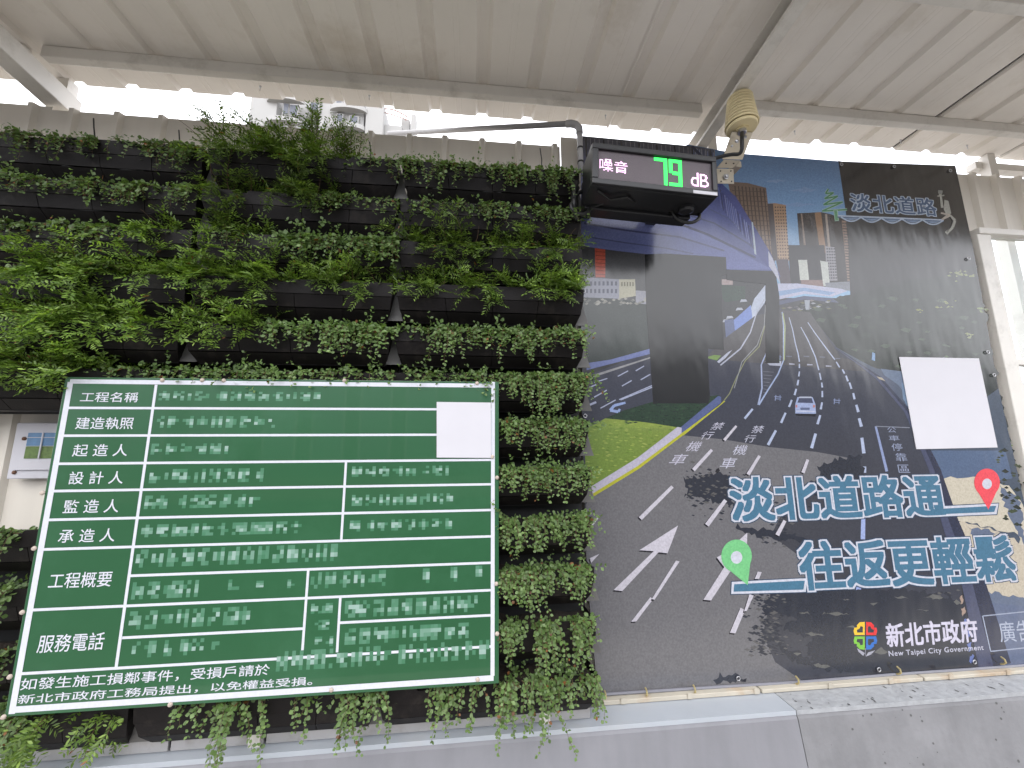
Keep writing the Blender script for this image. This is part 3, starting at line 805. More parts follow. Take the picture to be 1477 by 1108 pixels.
# row 0
plant(0, -60, 150, A, 'thin trailing plant along the top planter at the left frame edge', dens=1.1, hang=.07, clumps=((40, 8, .09), (66, 6, .10)), tone=.8)
plant(0, 155, 292, A, 'trailing plant with two hanging knots, top row left of the tall bush', dens=1.0, hang=.07, clumps=((140, 10, .11), (215, 6, .08), (262, 12, .13), (280, 8, .10)), tone=.8)
plant(0, 297, 400, B, 'dense dark feathery bush at left end of the top middle planter', n=42, h=.15, out=.8, bright=.85, droop=.06)
plant(0, 400, 470, B, 'tallest feathery bush with an upright sprig against the white tower', n=34, h=.15, out=.7, bright=.95, droop=.05, up=((447, .25, 4), (440, .18, 3)))
plant(0, 468, 520, B, 'small upright sprig on the top planter below the white balconies', n=3, h=.07, out=.5, up=((484, .15, 2), (500, .19, 4), (492, .12, 2)), bright=1.0)
plant(0, 500, 572, A, 'sparse creeper with one runner across the bare top middle planter', dens=.6, hang=.05, clumps=((545, 2, .14),))
plant(0, 578, 690, A, 'trailing plant with long strands, left half of top right planter', dens=1.3, hang=.07, up=.03, clumps=((585, 8, .11), (640, 12, .08), (643, 2, .15), (680, 10, .06)))
plant(0, 690, 838, A, 'trailing plant with many hanging tails, top planter beside the conduit', dens=1.3, hang=.08, up=.02, clumps=((712, 10, .10), (745, 12, .12), (755, 8, .10), (800, 12, .15), (820, 8, .09)))
# row 1
plant(1, -60, 140, A, 'creeper filling second planter row at the left frame edge', dens=1.9, hang=.04, up=.03)
plant(1, 140, 285, A, 'creeper with two hanging curtains in second row, left of the shrubs', dens=1.6, hang=.06, clumps=((130, 12, .10), (185, 14, .10), (205, 10, .09), (260, 10, .06)))
plant(1, 300, 420, B, 'dark feathery shrub in second row under the tall bush', n=34, h=.12, out=.8, bright=.65, droop=.09)
plant(1, 400, 490, B, 'rounded dark green shrub in second row right of the tall bush', n=34, h=.12, out=.8, bright=.65, droop=.08)
plant(1, 475, 572, A, 'low creeper with a drooping runner, second row right of the dark shrub', dens=1.1, hang=.03, up=.015, clumps=((485, 9, .09), (500, 8, .05)))
plant(1, 578, 700, A, 'low creeper at left of the second right-hand planter', dens=1.1, hang=.04, up=.02)
plant(1, 700, 842, A, 'thick creeper at right of the second right-hand planter below the display', dens=1.6, hang=.06, up=.02, clumps=((705, 10, .09), (780, 14, .06), (800, 14, .07)))
# row 2
plant(2, -60, 120, A, 'creeper in third planter row at the left frame edge', dens=1.7, hang=.05, up=.03, tone=.85)
plant(2, 120, 205, A, 'low creeper in third row just left of a bright shrub', dens=1.5, hang=.05, clumps=((137, 8, .07),))
plant(2, 205, 262, B, 'bright yellow-green shrub in third row near the column joint', n=20, h=.09, out=.8, bright=1.25, droop=.09)
plant(2, 285, 400, B, 'loose feathery shrub in third row under the dark shrubs', n=30, h=.11, out=.9, bright=.95, droop=.09, clumps=((330, 6, .10),))
plant(2, 400, 572, A, 'broad mass of round leaves in third row of the middle column', dens=2.4, hang=.06, up=.05, size=.012, clumps=((415, 10, .08), (450, 12, .10), (545, 22, .10), (530, 12, .10)))
plant(2, 582, 690, B, 'pair of soft shrubs in third row at left of right column', n=36, h=.12, out=.7, bright=.78, droop=.04, up=((668, .09, 2),))
plant(2, 690, 745, B, 'low shrub spreading over the third right-hand planter rim', n=12, h=.08, out=.9, bright=.9, droop=.1)
plant(2, 718, 838, B, 'two rounded shrubs in third row nearest the banner', n=34, h=.115, out=.7, bright=.95, droop=.05, up=((735, .10, 2),))
# row 3
plant(3, -60, 100, A, 'creeper in fourth planter row at the left frame edge', dens=1.4, hang=.04, up=.025)
plant(3, 60, 262, B, 'widest bright feathery shrub in fourth row of left column', n=64, h=.15, out=1.0, bright=1.2, droop=.09)
plant(3, 265, 400, B, 'bright feathery shrub in fourth row, left of middle column', n=50, h=.14, out=1.0, bright=1.15, droop=.09)
plant(3, 395, 545, B, 'tall loose shrub in fourth row of middle column above bare planter', n=46, h=.13, out=.9, bright=1.05, droop=.06)
plant(3, 578, 700, B, 'leafy shrub in fourth row at left of right column', n=38, h=.12, out=.9, bright=1.0, droop=.06, up=((598, .09, 2), (682, .10, 2)))
plant(3, 700, 842, B, 'leafy shrub in fourth row of right column touching the banner', n=44, h=.12, out=.9, bright=1.1, droop=.07, up=((780, .09, 2),))
# row 4
plant(4, -60, 110, B, 'bright arching shrub in fifth row at the left frame edge', n=46, h=.15, out=1.0, bright=1.2, droop=.09)
plant(4, 90, 250, B, 'bright arching shrub in fifth row of left column', n=50, h=.14, out=1.0, bright=1.2, droop=.09)
plant(4, 262, 380, B, 'bright drooping shrub in fifth row beside the column joint', n=38, h=.12, out=1.0, bright=1.15, droop=.11)
plant(4, 380, 572, A, 'pale round-leaved creeper in fifth row of middle column', dens=1.7, hang=.05, size=.012, up=.025, clumps=((392, 6, .09), (445, 8, .09), (490, 12, .12), (525, 12, .10), (550, 6, .12)), tone=1.15)
plant(4, 575, 690, A, 'creeper with dead brown tail in fifth row of right column', dens=1.8, hang=.05, size=.0115, clumps=((647, 5, .15), (665, 6, .13)), dead=.03)
plant(4, 690, 842, A, 'thick creeper with hanging strands in fifth row next to the banner', dens=2.2, hang=.07, size=.0115, clumps=((700, 12, .09), (733, 6, .16), (765, 8, .12), (790, 8, .09), (825, 8, .12)), dead=.03)
# row 5
plant(5, -60, 90, B, 'bright feathery shrub in sixth row at the left frame edge', n=50, h=.15, out=1.0, bright=1.2, droop=.09)
plant(5, 60, 165, B, 'bright feathery shrub touching the top left of the green sign', n=34, h=.09, out=.7, bright=1.15, droop=.04)
plant(5, 165, 262, A, 'creeper in sixth row just above the words at left of the sign', dens=1.8, hang=.02, up=.03)
plant(5, 262, 420, A, 'creeper resting on top of the sign, left of middle column', dens=2.1, hang=.03, up=.035, tone=1.1)
plant(5, 420, 572, A, 'creeper resting on top of the sign, right of middle column', dens=1.9, hang=.02, up=.03, tone=1.1)
plant(5, 580, 715, A, 'creeper over the top right corner of the sign', dens=2.1, hang=.03, up=.025, clumps=((628, 3, .04),))
plant(5, 715, 845, A, 'full round-leaved creeper in sixth row beside the printed street', dens=2.4, hang=.09, clumps=((735, 10, .12), (775, 20, .15), (800, 16, .14), (830, 12, .10)))
# rows 6-11 right strip
for r, cl in ((6, ((732, 10, .11), (760, 7, .09), (790, 12, .12), (825, 14, .12))), (7, ((735, 12, .08), (770, 12, .11), (800, 10, .09), (830, 8, .11))),
              (8, ((732, 12, .12), (765, 12, .10), (795, 14, .12), (835, 10, .09))), (9, ((732, 14, .10), (755, 12, .12), (790, 10, .09), (835, 12, .11))),
              (10, ((733, 14, .09), (760, 7, .10), (785, 16, .13), (840, 14, .12))), (11, ((728, 9, .17), (755, 5, .10), (782, 7, .19), (812, 10, .10), (845, 10, .12)))):
    plant(r, 722, 850, A, 'thick round-leaved creeper right of the sign in the %s row' % ORD[r], dens=1.1+.9*random.random(), hang=.045+.05*random.random(), up=.02+.02*random.random(), clumps=cl, dead=.02)
# left strip below the gap
for r in (8, 9, 10):
    plant(r, -90, 22, A, 'creeper left of the green sign in the %s row' % ORD[r], dens=1.8, hang=.08, up=.03, size=.0115, tone=.9)
plant(11, -60, 60, A, 'creeper at the lower left corner under the sign', dens=1.8, hang=.08, clumps=((5, 10, .10), (30, 8, .10)))
plant(11, 30, 120, B, 'feathery plant hanging below the bottom left of the sign', n=8, h=.14, out=1.3, bright=.9, droop=.34)
plant(11, 120, 200, B, 'feathery plant hanging under the last line of sign lettering', n=7, h=.13, out=1.2, bright=1.0, droop=.34)
plant(11, 250, 420, A, 'longest trailing plant, its strands reaching over the rail under the sign', dens=.4, hang=.04, clumps=((322, 5, .15), (332, 5, .27), (365, 2, .24), (385, 3, .10), (285, 3, .08)))
plant(11, 430, 560, A, 'trailing plant with drooping tails under the middle of the sign', dens=.35, hang=.035, clumps=((445, 4, .10), (505, 7, .19), (545, 5, .12), (530, 4, .16)))
plant(11, 610, 720, A, 'trailing plant hanging under the lower right of the sign', dens=.35, hang=.035, clumps=((635, 6, .13), (660, 5, .12), (690, 4, .15)))

# ------------------------------------------------------------------ flat print machinery
class Print:
    def __init__(s, y, step=0.000015, gain=1.0):
        s.y = y; s.step = step; s.v = []; s.f = []; s.c = []; s.gain = gain; s.boxes = np.zeros((6000, 5)); s.nb = 0
    def layer(s, P2):
        """ink film height: just above whatever it overprints"""
        a = np.array(P2); x0, z0 = a.min(0); x1, z1 = a.max(0); b = s.boxes[:s.nb]
        hit = b[(b[:, 0] < x1) & (b[:, 1] > x0) & (b[:, 2] < z1) & (b[:, 3] > z0)]
        k = (hit[:, 4].max() if len(hit) else 0)+1
        s.boxes[s.nb] = (x0, x1, z0, z1, k); s.nb += 1
        return s.y-k*s.step
    def ink(s, c):
        l_ = lin(c); g = s.gain*(1-0.28*min(1.0, sum(l_)/3/0.6)) if s.gain > 1 else s.gain
        return (l_[0]*g, l_[1]*g, l_[2]*g, 1.0)
    def top(s): return s.y-(s.boxes[:s.nb, 4].max()+2)*s.step
    def poly(s, pts, colr, bump_layer=True, closed=None):
        """pts: photo-surveyed outline on the plane; colr: one sRGB or one per vertex"""
        cs = colr if isinstance(colr, list) else [colr]*len(pts)
        P = [W(u, v, 0.0 if s.y is None else s.y) for u, v in pts]
        s.world([(p[0], p[2]) for p in P], cs)
    def world(s, P2, cs, nxt=True):
        yy = s.layer(P2) if nxt else s.top()
        tris = tessellate_polygon([[Vector((x, z, 0)) for x, z in P2]])
        b = len(s.v)
        s.v += [(x, yy, z) for x, z in P2]
        for t in tris:
            a, bb, c = [P2[i] for i in t]
            cr_ = (bb[0]-a[0])*(c[1]-a[1])-(bb[1]-a[1])*(c[0]-a[0])
            if abs(cr_) < 1e-12: continue
            if cr_ < 0: t = (t[0], t[2], t[1])
            s.f.append(tuple(b+i for i in t))
        for cc in cs:
            s.c.append(s.ink(cc))
    def line(s, p, q, w0, w1, colr):
        p, q = np.array(p, float), np.array(q, float); d = q-p; n = np.array([-d[1], d[0]])/np.hypot(*d)
        s.poly([tuple(p-n*w0/2), tuple(p+n*w0/2), tuple(q+n*w1/2), tuple(q-n*w1/2)], colr)
    def pline(s, pts, w, colr):
        for i in range(len(pts)-1):
            w0 = w if not isinstance(w, (list, tuple)) else w[i]; w1 = w if not isinstance(w, (list, tuple)) else w[i+1]
            s.line(pts[i], pts[i+1], w0, w1, colr)
    def tris(s, V2, faces, colr):
        yy = s.layer(V2)
        b = len(s.v); s.v += [(x, yy, z) for x, z in V2]
        for f in faces: s.f.append(tuple(b+i for i in f))
        s.c += [s.ink(colr)]*len(V2)
    def build(s, name, m, parent=None):
        me = bpy.data.meshes.new(name); me.from_pydata(s.v, [], s.f)
        at = me.color_attributes.new('ink', 'FLOAT_COLOR', 'POINT')
        at.data.foreach_set('color', np.array(s.c, dtype=np.float32).ravel())
        me.materials.append(m); me.update()
        o = link(name, me, parent)
        if parent is not None: o.location = -Vector(parent.location)
        return o
_tc = {}
def glyphs(text, offset=0.0, spacing=1.0):
    key = (text, offset, spacing)
    if key in _tc: return _tc[key]
    c = bpy.data.curves.new('tmp', 'FONT'); c.body = text; c.size = 1; c.offset = offset; c.space_character = spacing; c.resolution_u = 4
    o = bpy.data.objects.new('tmp', c); col.objects.link(o)
    me = bpy.data.meshes.new_from_object(o.evaluated_get(bpy.context.evaluated_depsgraph_get()))
    V = np.array([v.co[:2] for v in me.vertices]); Fc = [tuple(p.vertices) for p in me.polygons]
    bpy.data.objects.remove(o); bpy.data.curves.remove(c); bpy.data.meshes.remove(me)
    _tc[key] = (V, Fc); return V, Fc
def put_text(pr, text, tl, br, colr, offset=0.0, spacing=1.0, shear=0.0):
    V0, _ = glyphs(text, 0.0, spacing); V, Fc = glyphs(text, 0.0, spacing)
    mn, mxv = V0.min(0), V0.max(0)
    a, b = W(*tl, pr.y), W(*br, pr.y)
    sx = (b[0]-a[0])/(mxv[0]-mn[0]); sz = (a[2]-b[2])/(mxv[1]-mn[1])
    for (ox, oy) in spread(offset):
        P = [(a[0]+(x-mn[0]+ox)*sx+shear*(y-mn[1])*sz, b[2]+(y-mn[1]+oy)*sz) for x, y in V]
        pr.tris(P, Fc, colr)
def spread(r):
    if r <= 0: return [(0, 0)]
    k = 1 if r < 0.03 else 2
    return [(r*i/k, r*j/k) for i in range(-k, k+1) for j in range(-k, k+1) if k == 1 or max(abs(i), abs(j)) == k or (i == 0 and j == 0) or (i % 2 == 0 and j % 2 == 0)]
def text_quad(pr, text, quad, colr, offset=0.0):
    V0, _ = glyphs(text, 0.0); V, Fc = V0, _; mn, mxv = V0.min(0), V0.max(0)
    q = [W(u, v, pr.y) for u, v in quad]      # TL TR BR BL
    P = []
    for x, y in V:
        s = (x-mn[0])/(mxv[0]-mn[0]); t = 1-(y-mn[1])/(mxv[1]-mn[1])
        p = [(1-t)*((1-s)*q[0][k]+s*q[1][k])+t*((1-s)*q[3][k]+s*q[2][k]) for k in (0, 2)]
        P.append(tuple(p))
    pr.tris(P, Fc, colr)
def ragged(pts, amp, step=6, seed=0):
    rr = random.Random(seed); out = []
    n = len(pts)
    for i in range(n):
        a, b = pts[i], pts[(i+1) % n]; L = math.hypot(b[0]-a[0], b[1]-a[1]); k = max(1, int(L/step))
        nx_, ny_ = (-(b[1]-a[1])/max(L, 1e-6), (b[0]-a[0])/max(L, 1e-6))
        for j in range(k):
            t = j/k; d = rr.uniform(-amp, amp)
            out.append((a[0]+(b[0]-a[0])*t+nx_*d+rr.uniform(-1, 1)*amp*.3, a[1]+(b[1]-a[1])*t+ny_*d))
    return out

# ------------------------------------------------------------------ the banner
banner = empty('printed_banner', (1.3, -0.01, 0.79), 'large glossy banner printed with an elevated road scene and blue slogans', 'banner')
BY = -0.008
corners = [(838, 196), (1000, 211), (1060, 221), (1215, 233), (1378, 239), (1404, 360), (1440, 560), (1477, 724), (1530, 956), (1477, 960), (1300, 972), (1150, 984), (1000, 993), (862, 1002), (846, 820), (838, 400)]
# vinyl sheet with thickness, slightly larger than the artwork
sheet = MB(); sheet.prism([(W(u, v, BY)[0], W(u, v, BY)[2]) for u, v in corners][::-1], BY+0.0005, BY+0.0035)
so = sheet.build('vinyl_sheet', mat('banner_back', (0.10, 0.10, 0.11), rough=0.5), banner); so.location = -Vector(banner.location)
p = Print(BY, gain=1.12)
D = (24, 24, 27)
p.poly(corners, (52, 52, 55))
# sky
p.poly([(990, 208), (1060, 221), (1214, 233), (1222, 330), (1230, 430), (1000, 430)], [(84, 116, 158), (88, 120, 162), (92, 124, 165), (116, 150, 184), (140, 175, 205), (140, 175, 205)])
for (u, v, w, h) in ((1160, 275, 40, 5), (1150, 296, 60, 4), (1180, 330, 30, 3), (1120, 262, 30, 3)):
    p.poly(ragged([(u-w/2, v), (u, v-h), (u+w/2, v-1), (u, v+h*.6)], 1.2, 5, u), (116, 142, 178))
# brown towers
p.poly([(1050, 262), (1078, 264), (1105, 271), (1112, 330), (1120, 400), (1075, 400)], [(98, 82, 72)]*3+[(120, 100, 84)]*3)
for i in range(9):
    u = 1060+i*5.2; p.line((u, 268+i*.5), (u+12, 390), 1.6, 1.6, (58, 48, 44))
for j in range(16):
    v = 275+j*7; p.line((1056+j*.3, v), (1104+j*1.0, v+2), 1.0, 1.0, (70, 58, 52))
p.poly([(1107, 294), (1118, 293), (1133.5, 296), (1136, 340), (1139, 376), (1116, 376)], [(140, 112, 88)]*3+[(160, 134, 110)]*3)
p.poly([(1107, 294), (1115, 294), (1122, 376), (1114, 376)], (66, 58, 58))
for j in range(17):
    v = 299+j*4.6
    for i in range(5):
        u = 1117.5+i*3.6+j*.28; p.line((u, v), (u+1.7, v+.1), 2.0, 2.0, (66, 54, 50))
# dark towers
p.poly([(1149.6, 307.7), (1184, 306), (1198, 309), (1222, 318), (1230, 415), (1158, 415)], [(52, 46, 44)]*4+[(38, 36, 38)]*2)
p.poly([(1175, 307), (1184, 306), (1192, 365), (1183, 365)], (128, 100, 76))
p.poly([(1190, 309), (1193, 309), (1202, 400), (1198, 400)], (140, 128, 118))
p.poly([(1155, 308), (1157, 308), (1163, 360), (1160, 360)], (118, 104, 94))
p.poly([(1214, 318), (1220, 319), (1230, 412), (1223, 412)], (122, 102, 90))
for j in range(22):
    p.line((1215+j*.35, 322+j*4), (1221+j*.4, 322.4+j*4), 1.4, 1.4, (52, 46, 46))
p.poly([(1137, 353.7), (1189, 353.7), (1193, 413), (1140, 411)], (34, 33, 38))
p.poly([(1190, 355), (1204, 357), (1208, 405), (1193, 405)], (130, 128, 134))
for j in range(11):
    for i in range(4): p.line((1192+i*3.4+j*.3, 359+j*4.2), (1194+i*3.4+j*.3, 359.2+j*4.2), 2.0, 2.0, (50, 50, 60))
p.poly([(1151.4, 375), (1164, 375), (1167, 404), (1154, 404)], (190, 194, 186))
p.poly([(1183, 376), (1194, 378), (1197, 413), (1187.5, 413)], (186, 190, 184))
p.poly([(1155, 404), (1186, 404), (1188, 414), (1156, 413)], (118, 96, 92))
p.poly([(1119, 374), (1137, 374), (1141, 411), (1126, 411)], (66, 58, 66))
p.poly([(1190, 408), (1229, 406), (1231, 420), (1192, 417)], (116, 120, 128))
# great dark slab building on the right
p.poly([(1209, 232), (1215, 233), (1378, 239), (1404, 360), (1440, 560), (1232, 560), (1222, 320)], [(22, 19, 20), (22, 19, 20), (20, 17, 18), (22, 20, 21)]+[(34, 34, 36)]*3)
p.poly([(1280, 240), (1308, 240), (1308, 275), (1284, 275)], (26, 24, 25))
p.poly([(1288, 236), (1330, 238), (1334, 276), (1294, 272)], (27, 25, 25))
# trees right
p.poly(ragged([(1150, 445), (1195, 432), (1240, 420), (1330, 400), (1408, 385), (1440, 560), (1477, 720), (1440, 700), (1330, 640), (1290, 580), (1210, 505), (1165, 470)], 5, 7, 3), (17, 25, 19))
rt = random.Random(5)
for i in range(300):
    u = rt.uniform(1155, 1440); v = rt.uniform(430, 690)
    if (v-440) > (u-1150)*1.05+15 or u > 1395+(v-360)*.2: continue
    s_ = rt.uniform(3, 9); g_ = rt.choice([(12, 17, 14), (30, 40, 31), (50, 62, 48), (24, 33, 26)])
    p.poly([(u-s_, v+rt.uniform(-1, 1)), (u-s_*.3, v-s_*.45), (u+s_*.9, v-s_*.2), (u+s_*.4, v+s_*.4)], g_)
for (cu, cv, n_l, sp, cc) in ((1385, 398, 18, 20, (112, 118, 72)), (1360, 442, 10, 16, (110, 115, 66)), (1415, 448, 7, 8, (96, 110, 60)), (1400, 485, 8, 12, (112, 118, 78)), (1330, 448, 4, 5, (104, 108, 50)), (1450, 640, 14, 12, (112, 128, 62)), (1370, 520, 10, 22, (72, 88, 62)), (1437, 690, 20, 22, (60, 74, 50))):
    for k in range(n_l):
        u = cu+rt.gauss(0, sp*.5); v = cv+rt.gauss(0, sp*.25); s_ = rt.uniform(1.5, 4)
        p.poly([(u-s_, v), (u, v-s_*.5), (u+s_, v+s_*.2), (u, v+s_*.5)], cc)
# left low-rise buildings and greenery under the viaduct
p.poly([(838, 355), (940, 366), (1060, 372), (1120, 388), (1122, 540), (840, 540)], [(70, 70, 72)]*2+[(42, 43, 45)]*4)
p.poly([(838, 425), (935, 437), (935, 515), (838, 530)], (40, 47, 45))
p.poly([(858, 358), (873, 360), (873, 400), (859, 400)], (176, 84, 66))
for j in range(7): p.line((859, 363+j*5.4), (873, 364+j*5.4), 1.2, 1.2, (128, 62, 52))
p.poly([(842, 400), (893, 403), (893, 431), (842, 429)], (136, 138, 152))
p.poly([(893, 403), (916, 403), (917, 427), (893, 431)], (172, 168, 146))
p.poly([(917, 419), (932, 420), (932, 439), (917, 437)], (140, 140, 150))
for k in range(8):
    for j in (0, 1):
        p.poly([(845+k*6, 406+j*11), (848+k*6, 406+j*11), (848+k*6, 412+j*11), (845+k*6, 412+j*11)], (62, 66, 84))
for k in range(5): p.poly([(896+k*4, 407), (898+k*4, 407), (898+k*4, 413), (896+k*4, 413)], (92, 88, 66))
for k in range(40):
    u = rt.uniform(843, 932); v = 431+rt.uniform(0, 9); p.poly([(u-3, v), (u, v-2), (u+3, v), (u, v+1.5)], rt.choice([(150, 148, 140), (90, 92, 88), (120, 118, 110)]))
# small things seen between piers
p.poly([(1008, 412), (1026, 412), (1026, 424), (1008, 424)], (44, 76, 58)); p.poly([(1008, 424), (1026, 424), (1024, 428), (1008, 428)], (156, 118, 112)); p.poly([(1017, 402), (1020, 402), (1020, 410), (1017, 410)], (150, 150, 150))
p.poly([(1041, 403), (1057, 403), (1057, 411), (1041, 411)], (150, 134, 132)); p.poly([(1040, 411), (1075, 413), (1075, 432), (1046, 436), (1042, 430)], (34, 52, 42))
for (u, v) in ((1016, 478), (1022, 476), (1028, 470), (1030, 464), (1072, 434), (1020, 481), (1047, 463), (1052, 458), (1066, 446)):
    p.poly([(u-5, v+2), (u-3, v-2), (u+4, v-2), (u+6, v+1)], (160, 164, 176))
# barrier wall of the far carriageway (white and blue)
p.poly([(1088, 431), (1104, 411), (1122, 409), (1122, 427), (1105, 432), (1092, 462), (1084, 462), (1083, 445)], (178, 186, 204))
p.poly([(1058, 462), (1083, 440), (1086, 466), (1062, 492)], (104, 124, 180))
p.poly([(1045, 462), (1058, 460), (1062, 492), (1048, 500)], (74, 84, 116))
p.poly([(1122, 409), (1150, 409), (1215, 417), (1222, 420), (1200, 428), (1160, 424), (1124, 432)], [(178, 180, 202)]*7)
p.poly([(1123, 420), (1160, 415), (1205, 422), (1196, 426), (1160, 420), (1124, 427)], (126, 150, 184))
p.poly([(1124, 434), (1160, 427), (1200, 430), (1210, 437), (1160, 432), (1124, 440)], (66, 72, 96))
for k in range(26):
    u = rt.uniform(1124, 1200); v = rt.uniform(433, 448); p.poly([(u-4, v), (u, v-1.5), (u+4, v), (u, v+1.5)], rt.choice([(140, 142, 150), (60, 62, 70), (110, 104, 104), (84, 84, 60)]))
p.poly([(1160, 433), (1168, 433), (1167, 447), (1162, 447)], (140, 146, 156))
# road surface
ROADSH, ROADLT = (50, 52, 62), (98, 97, 100)
p.poly([(838, 545), (935, 508), (1020, 470), (1060, 495), (1090, 455), (1108, 430), (1130, 448), (1165, 450), (1206, 500), (1263, 546), (1304, 594), (1340, 678), (1365, 750), (1412, 966), (1150, 984), (862, 1002), (846, 820)],
       [(50, 52, 64)]*3+[ROADSH]*13+[(60, 60, 62)])
p.poly([(1040, 492), (1090, 455), (1128, 448), (1168, 450), (1212, 515), (1265, 531), (1248, 536), (1060, 521), (1018, 517)], (62, 60, 62))
# far side carriageway left
p.poly([(846, 524), (880, 519), (938, 503), (940, 510), (846, 534)], (96, 106, 150))
p.poly([(842, 545), (938, 515), (938, 517), (842, 549)], (136, 136, 138))
for (a, b, w) in (((857, 552), (876, 546), 1.5), ((891, 543), (906, 535), 1.5), ((917, 535), (929, 528), 1.5), ((897, 557), (911, 549), 1.6), ((924, 548), (938, 540), 1.6), ((857, 573), (875, 563), 1.8), ((844, 587), (860, 580), 3), ((866, 589), (888, 577), 1.6), ((895, 577), (942, 558), 1.6), ((893, 576.5), (942, 555.5), 1.4), ((847, 560), (860, 555), 1.6)):
    p.line(a, b, w, w, (160, 166, 190))
p.pline([(902, 581), (886, 585), (880, 592), (892, 594), (894, 590)], [3, 4, 4, 4, 3], (140, 158, 200))
# green islands
p.poly([(846, 706), (842, 620), (848, 617), (873, 603.5), (905, 606), (975, 615), (981, 618), (978, 624), (920, 660)], [(96, 118, 50), (104, 126, 56), (110, 132, 60), (116, 132, 58), (124, 140, 62), (120, 136, 60), (110, 124, 60), (106, 122, 52), (98, 118, 50)])
for k in range(260):
    u = rt.uniform(846, 975); v = rt.uniform(606, 700)
    if v > 706-(u-846)*.66 or v < 604+(u-872)*.11 or (u < 873 and v < 620-(u-846)*.5): continue
    p.poly([(u-3, v), (u, v-1), (u+4, v+.5), (u, v+1)], rt.choice([(86, 108, 44), (128, 144, 66), (136, 148, 74), (100, 124, 50)]))
p.poly([(873, 603.5), (900, 592), (940, 580), (1000, 574), (1038, 570), (1036, 578), (981, 617), (930, 609)], (32, 50, 36))
for k in range(80):
    u = rt.uniform(885, 1028); v = rt.uniform(576, 612)
    if v > 617-(u-981)*.75 or v < 604-(u-873)*.33: continue
    p.poly([(u-4, v), (u, v-1), (u+4, v), (u, v+1)], rt.choice([(26, 42, 32), (40, 60, 42)]))
p.poly([(1036, 571), (1040, 573), (1040, 581), (984, 625), (981, 617)], (74, 84, 122))
p.poly([(838, 716), (846, 706), (920, 660), (977, 616), (983, 617), (983, 625), (920, 672), (848, 716), (846, 719)], (176, 172, 188))
p.poly([(848, 716), (920, 672), (983, 625), (1038, 584), (1044, 578), (1046, 579), (985, 629), (922, 676), (850, 720)], (160, 160, 50))
p.pline([(1044, 578), (1052, 568), (1062, 545), (1075, 520), (1095, 500), (1103, 470)], 1.4, (120, 122, 92))
p.poly([(1017, 516), (1030, 512), (1040, 513), (1034, 520)], (98, 124, 62)); p.poly([(1034, 522), (1050, 508), (1056, 505), (1046, 517), (1037, 524)], (168, 172, 188))
p.poly([(1103, 518), (1108, 514), (1124, 514), (1125, 521), (1108, 521)], (96, 124, 58)); p.poly([(1103, 521), (1127, 521), (1126, 528), (1110, 527)], (160, 164, 180))
# lane lines in the distance
p.pline([(1039, 527), (1068, 503), (1082, 480), (1090, 455), (1102, 432)], [2, 2, 1.8, 1.6, 1.2], (164, 168, 184))
p.pline([(1059, 560), (1070, 522), (1092, 498), (1102, 470), (1104, 440)], 1.2, (130, 132, 134))
p.pline([(1093.5, 584), (1099, 560), (1098, 526), (1104, 512), (1111, 492)], [2.5, 2, 2, 1.6, 1.2], (150, 160, 190))
p.pline([(1094.5, 584), (1108, 562), (1122, 540), (1130, 520), (1130, 470), (1128, 450)], [2.5, 2, 2, 1.6, 1.6, 1.4], (150, 164, 196))
p.pline([(1131, 520), (1132, 470), (1129, 452)], 2, (140, 150, 110))
for k in range(7): p.line((1101, 536+k*5), (1116-k*2, 537+k*5), .8, .8, (92, 94, 106))
def dashes(pts, wid, colr): 
    for (a, b), w in zip(pts, wid): p.line(a, b, w, w*.85, colr)
LB = (172, 182, 208)
dashes([((1074, 604), (1085.5, 590)), ((1107.7, 642), (1119, 621)), ((1126.5, 610), (1133, 595.5)), ((1138, 587), (1142, 577)), ((1146, 570), (1148.5, 561)), ((1150, 556), (1151.5, 548)), ((1152, 543), (1153, 536)), ((1153, 531), (1153, 525))], [3.4, 4, 3.4, 3, 2.8, 2.6, 2.2, 2], LB)
p.pline([(1153, 522), (1151, 510), (1147, 495), (1143, 475), (1138, 458)], [1.8, 1.6, 1.4, 1.2, 1], LB)
dashes([((1158, 682), (1165.3, 664)), ((1170.5, 646.5), (1176.4, 625.5)), ((1179, 612), (1183, 599)), ((1183.7, 590.5), (1185.7, 580.5)), ((1186, 573), (1186, 564)), ((1186, 559), (1185, 552)), ((1184, 548), (1182, 538))], [5, 4.4, 3.6, 3, 2.6, 2.4, 2.2], LB)
p.pline([(1181, 534), (1176, 515), (1165, 490), (1155, 472)], [1.8, 1.6, 1.4, 1], LB)
dashes([((1246, 654), (1243, 631.5)), ((1242.4, 615.4), (1239, 603.5)), ((1238, 594.4), (1235, 584)), ((1232.5, 576), (1230.5, 567)), ((1228, 561), (1225, 552)), ((1223, 550), (1220, 542)), ((1218, 539), (1215, 533)), ((1211, 530), (1206, 522))], [5, 4.4, 3.8, 3.2, 2.8, 2.6, 2.4, 2], LB)
p.pline([(1204, 519), (1192, 503), (1175, 480), (1165, 465)], [1.6, 1.4, 1.2, 1], LB)
p.line((1246.8, 673), (1246.8, 682), 5, 5, LB); p.line((1245, 748), (1244.5, 778), 6, 6.5, (150, 164, 206))
p.poly([(1235, 846), (1242, 846), (1236, 936), (1227.5, 937)], (140, 154, 200))
p.line((1263, 615), (1279, 680), 3, 4, (134, 146, 182)); p.line((1263, 615), (1312, 617), 1.2, 1.2, (120, 124, 136))
for (u, v) in ((1122, 572), (1207, 577), (1122, 514)):
    p.line((u-5, v), (u+5, v+1), 1.2, 1.2, (120, 130, 160)); p.line((u-4, v+3), (u+4, v+4), 1.2, 1.2, (104, 116, 146)); p.line((u-3, v-2), (u-4, v+6), 1.2, 1.2, (120, 130, 160)); p.line((u+3, v-2), (u+3, v+6), 1, 1, (110, 120, 150))
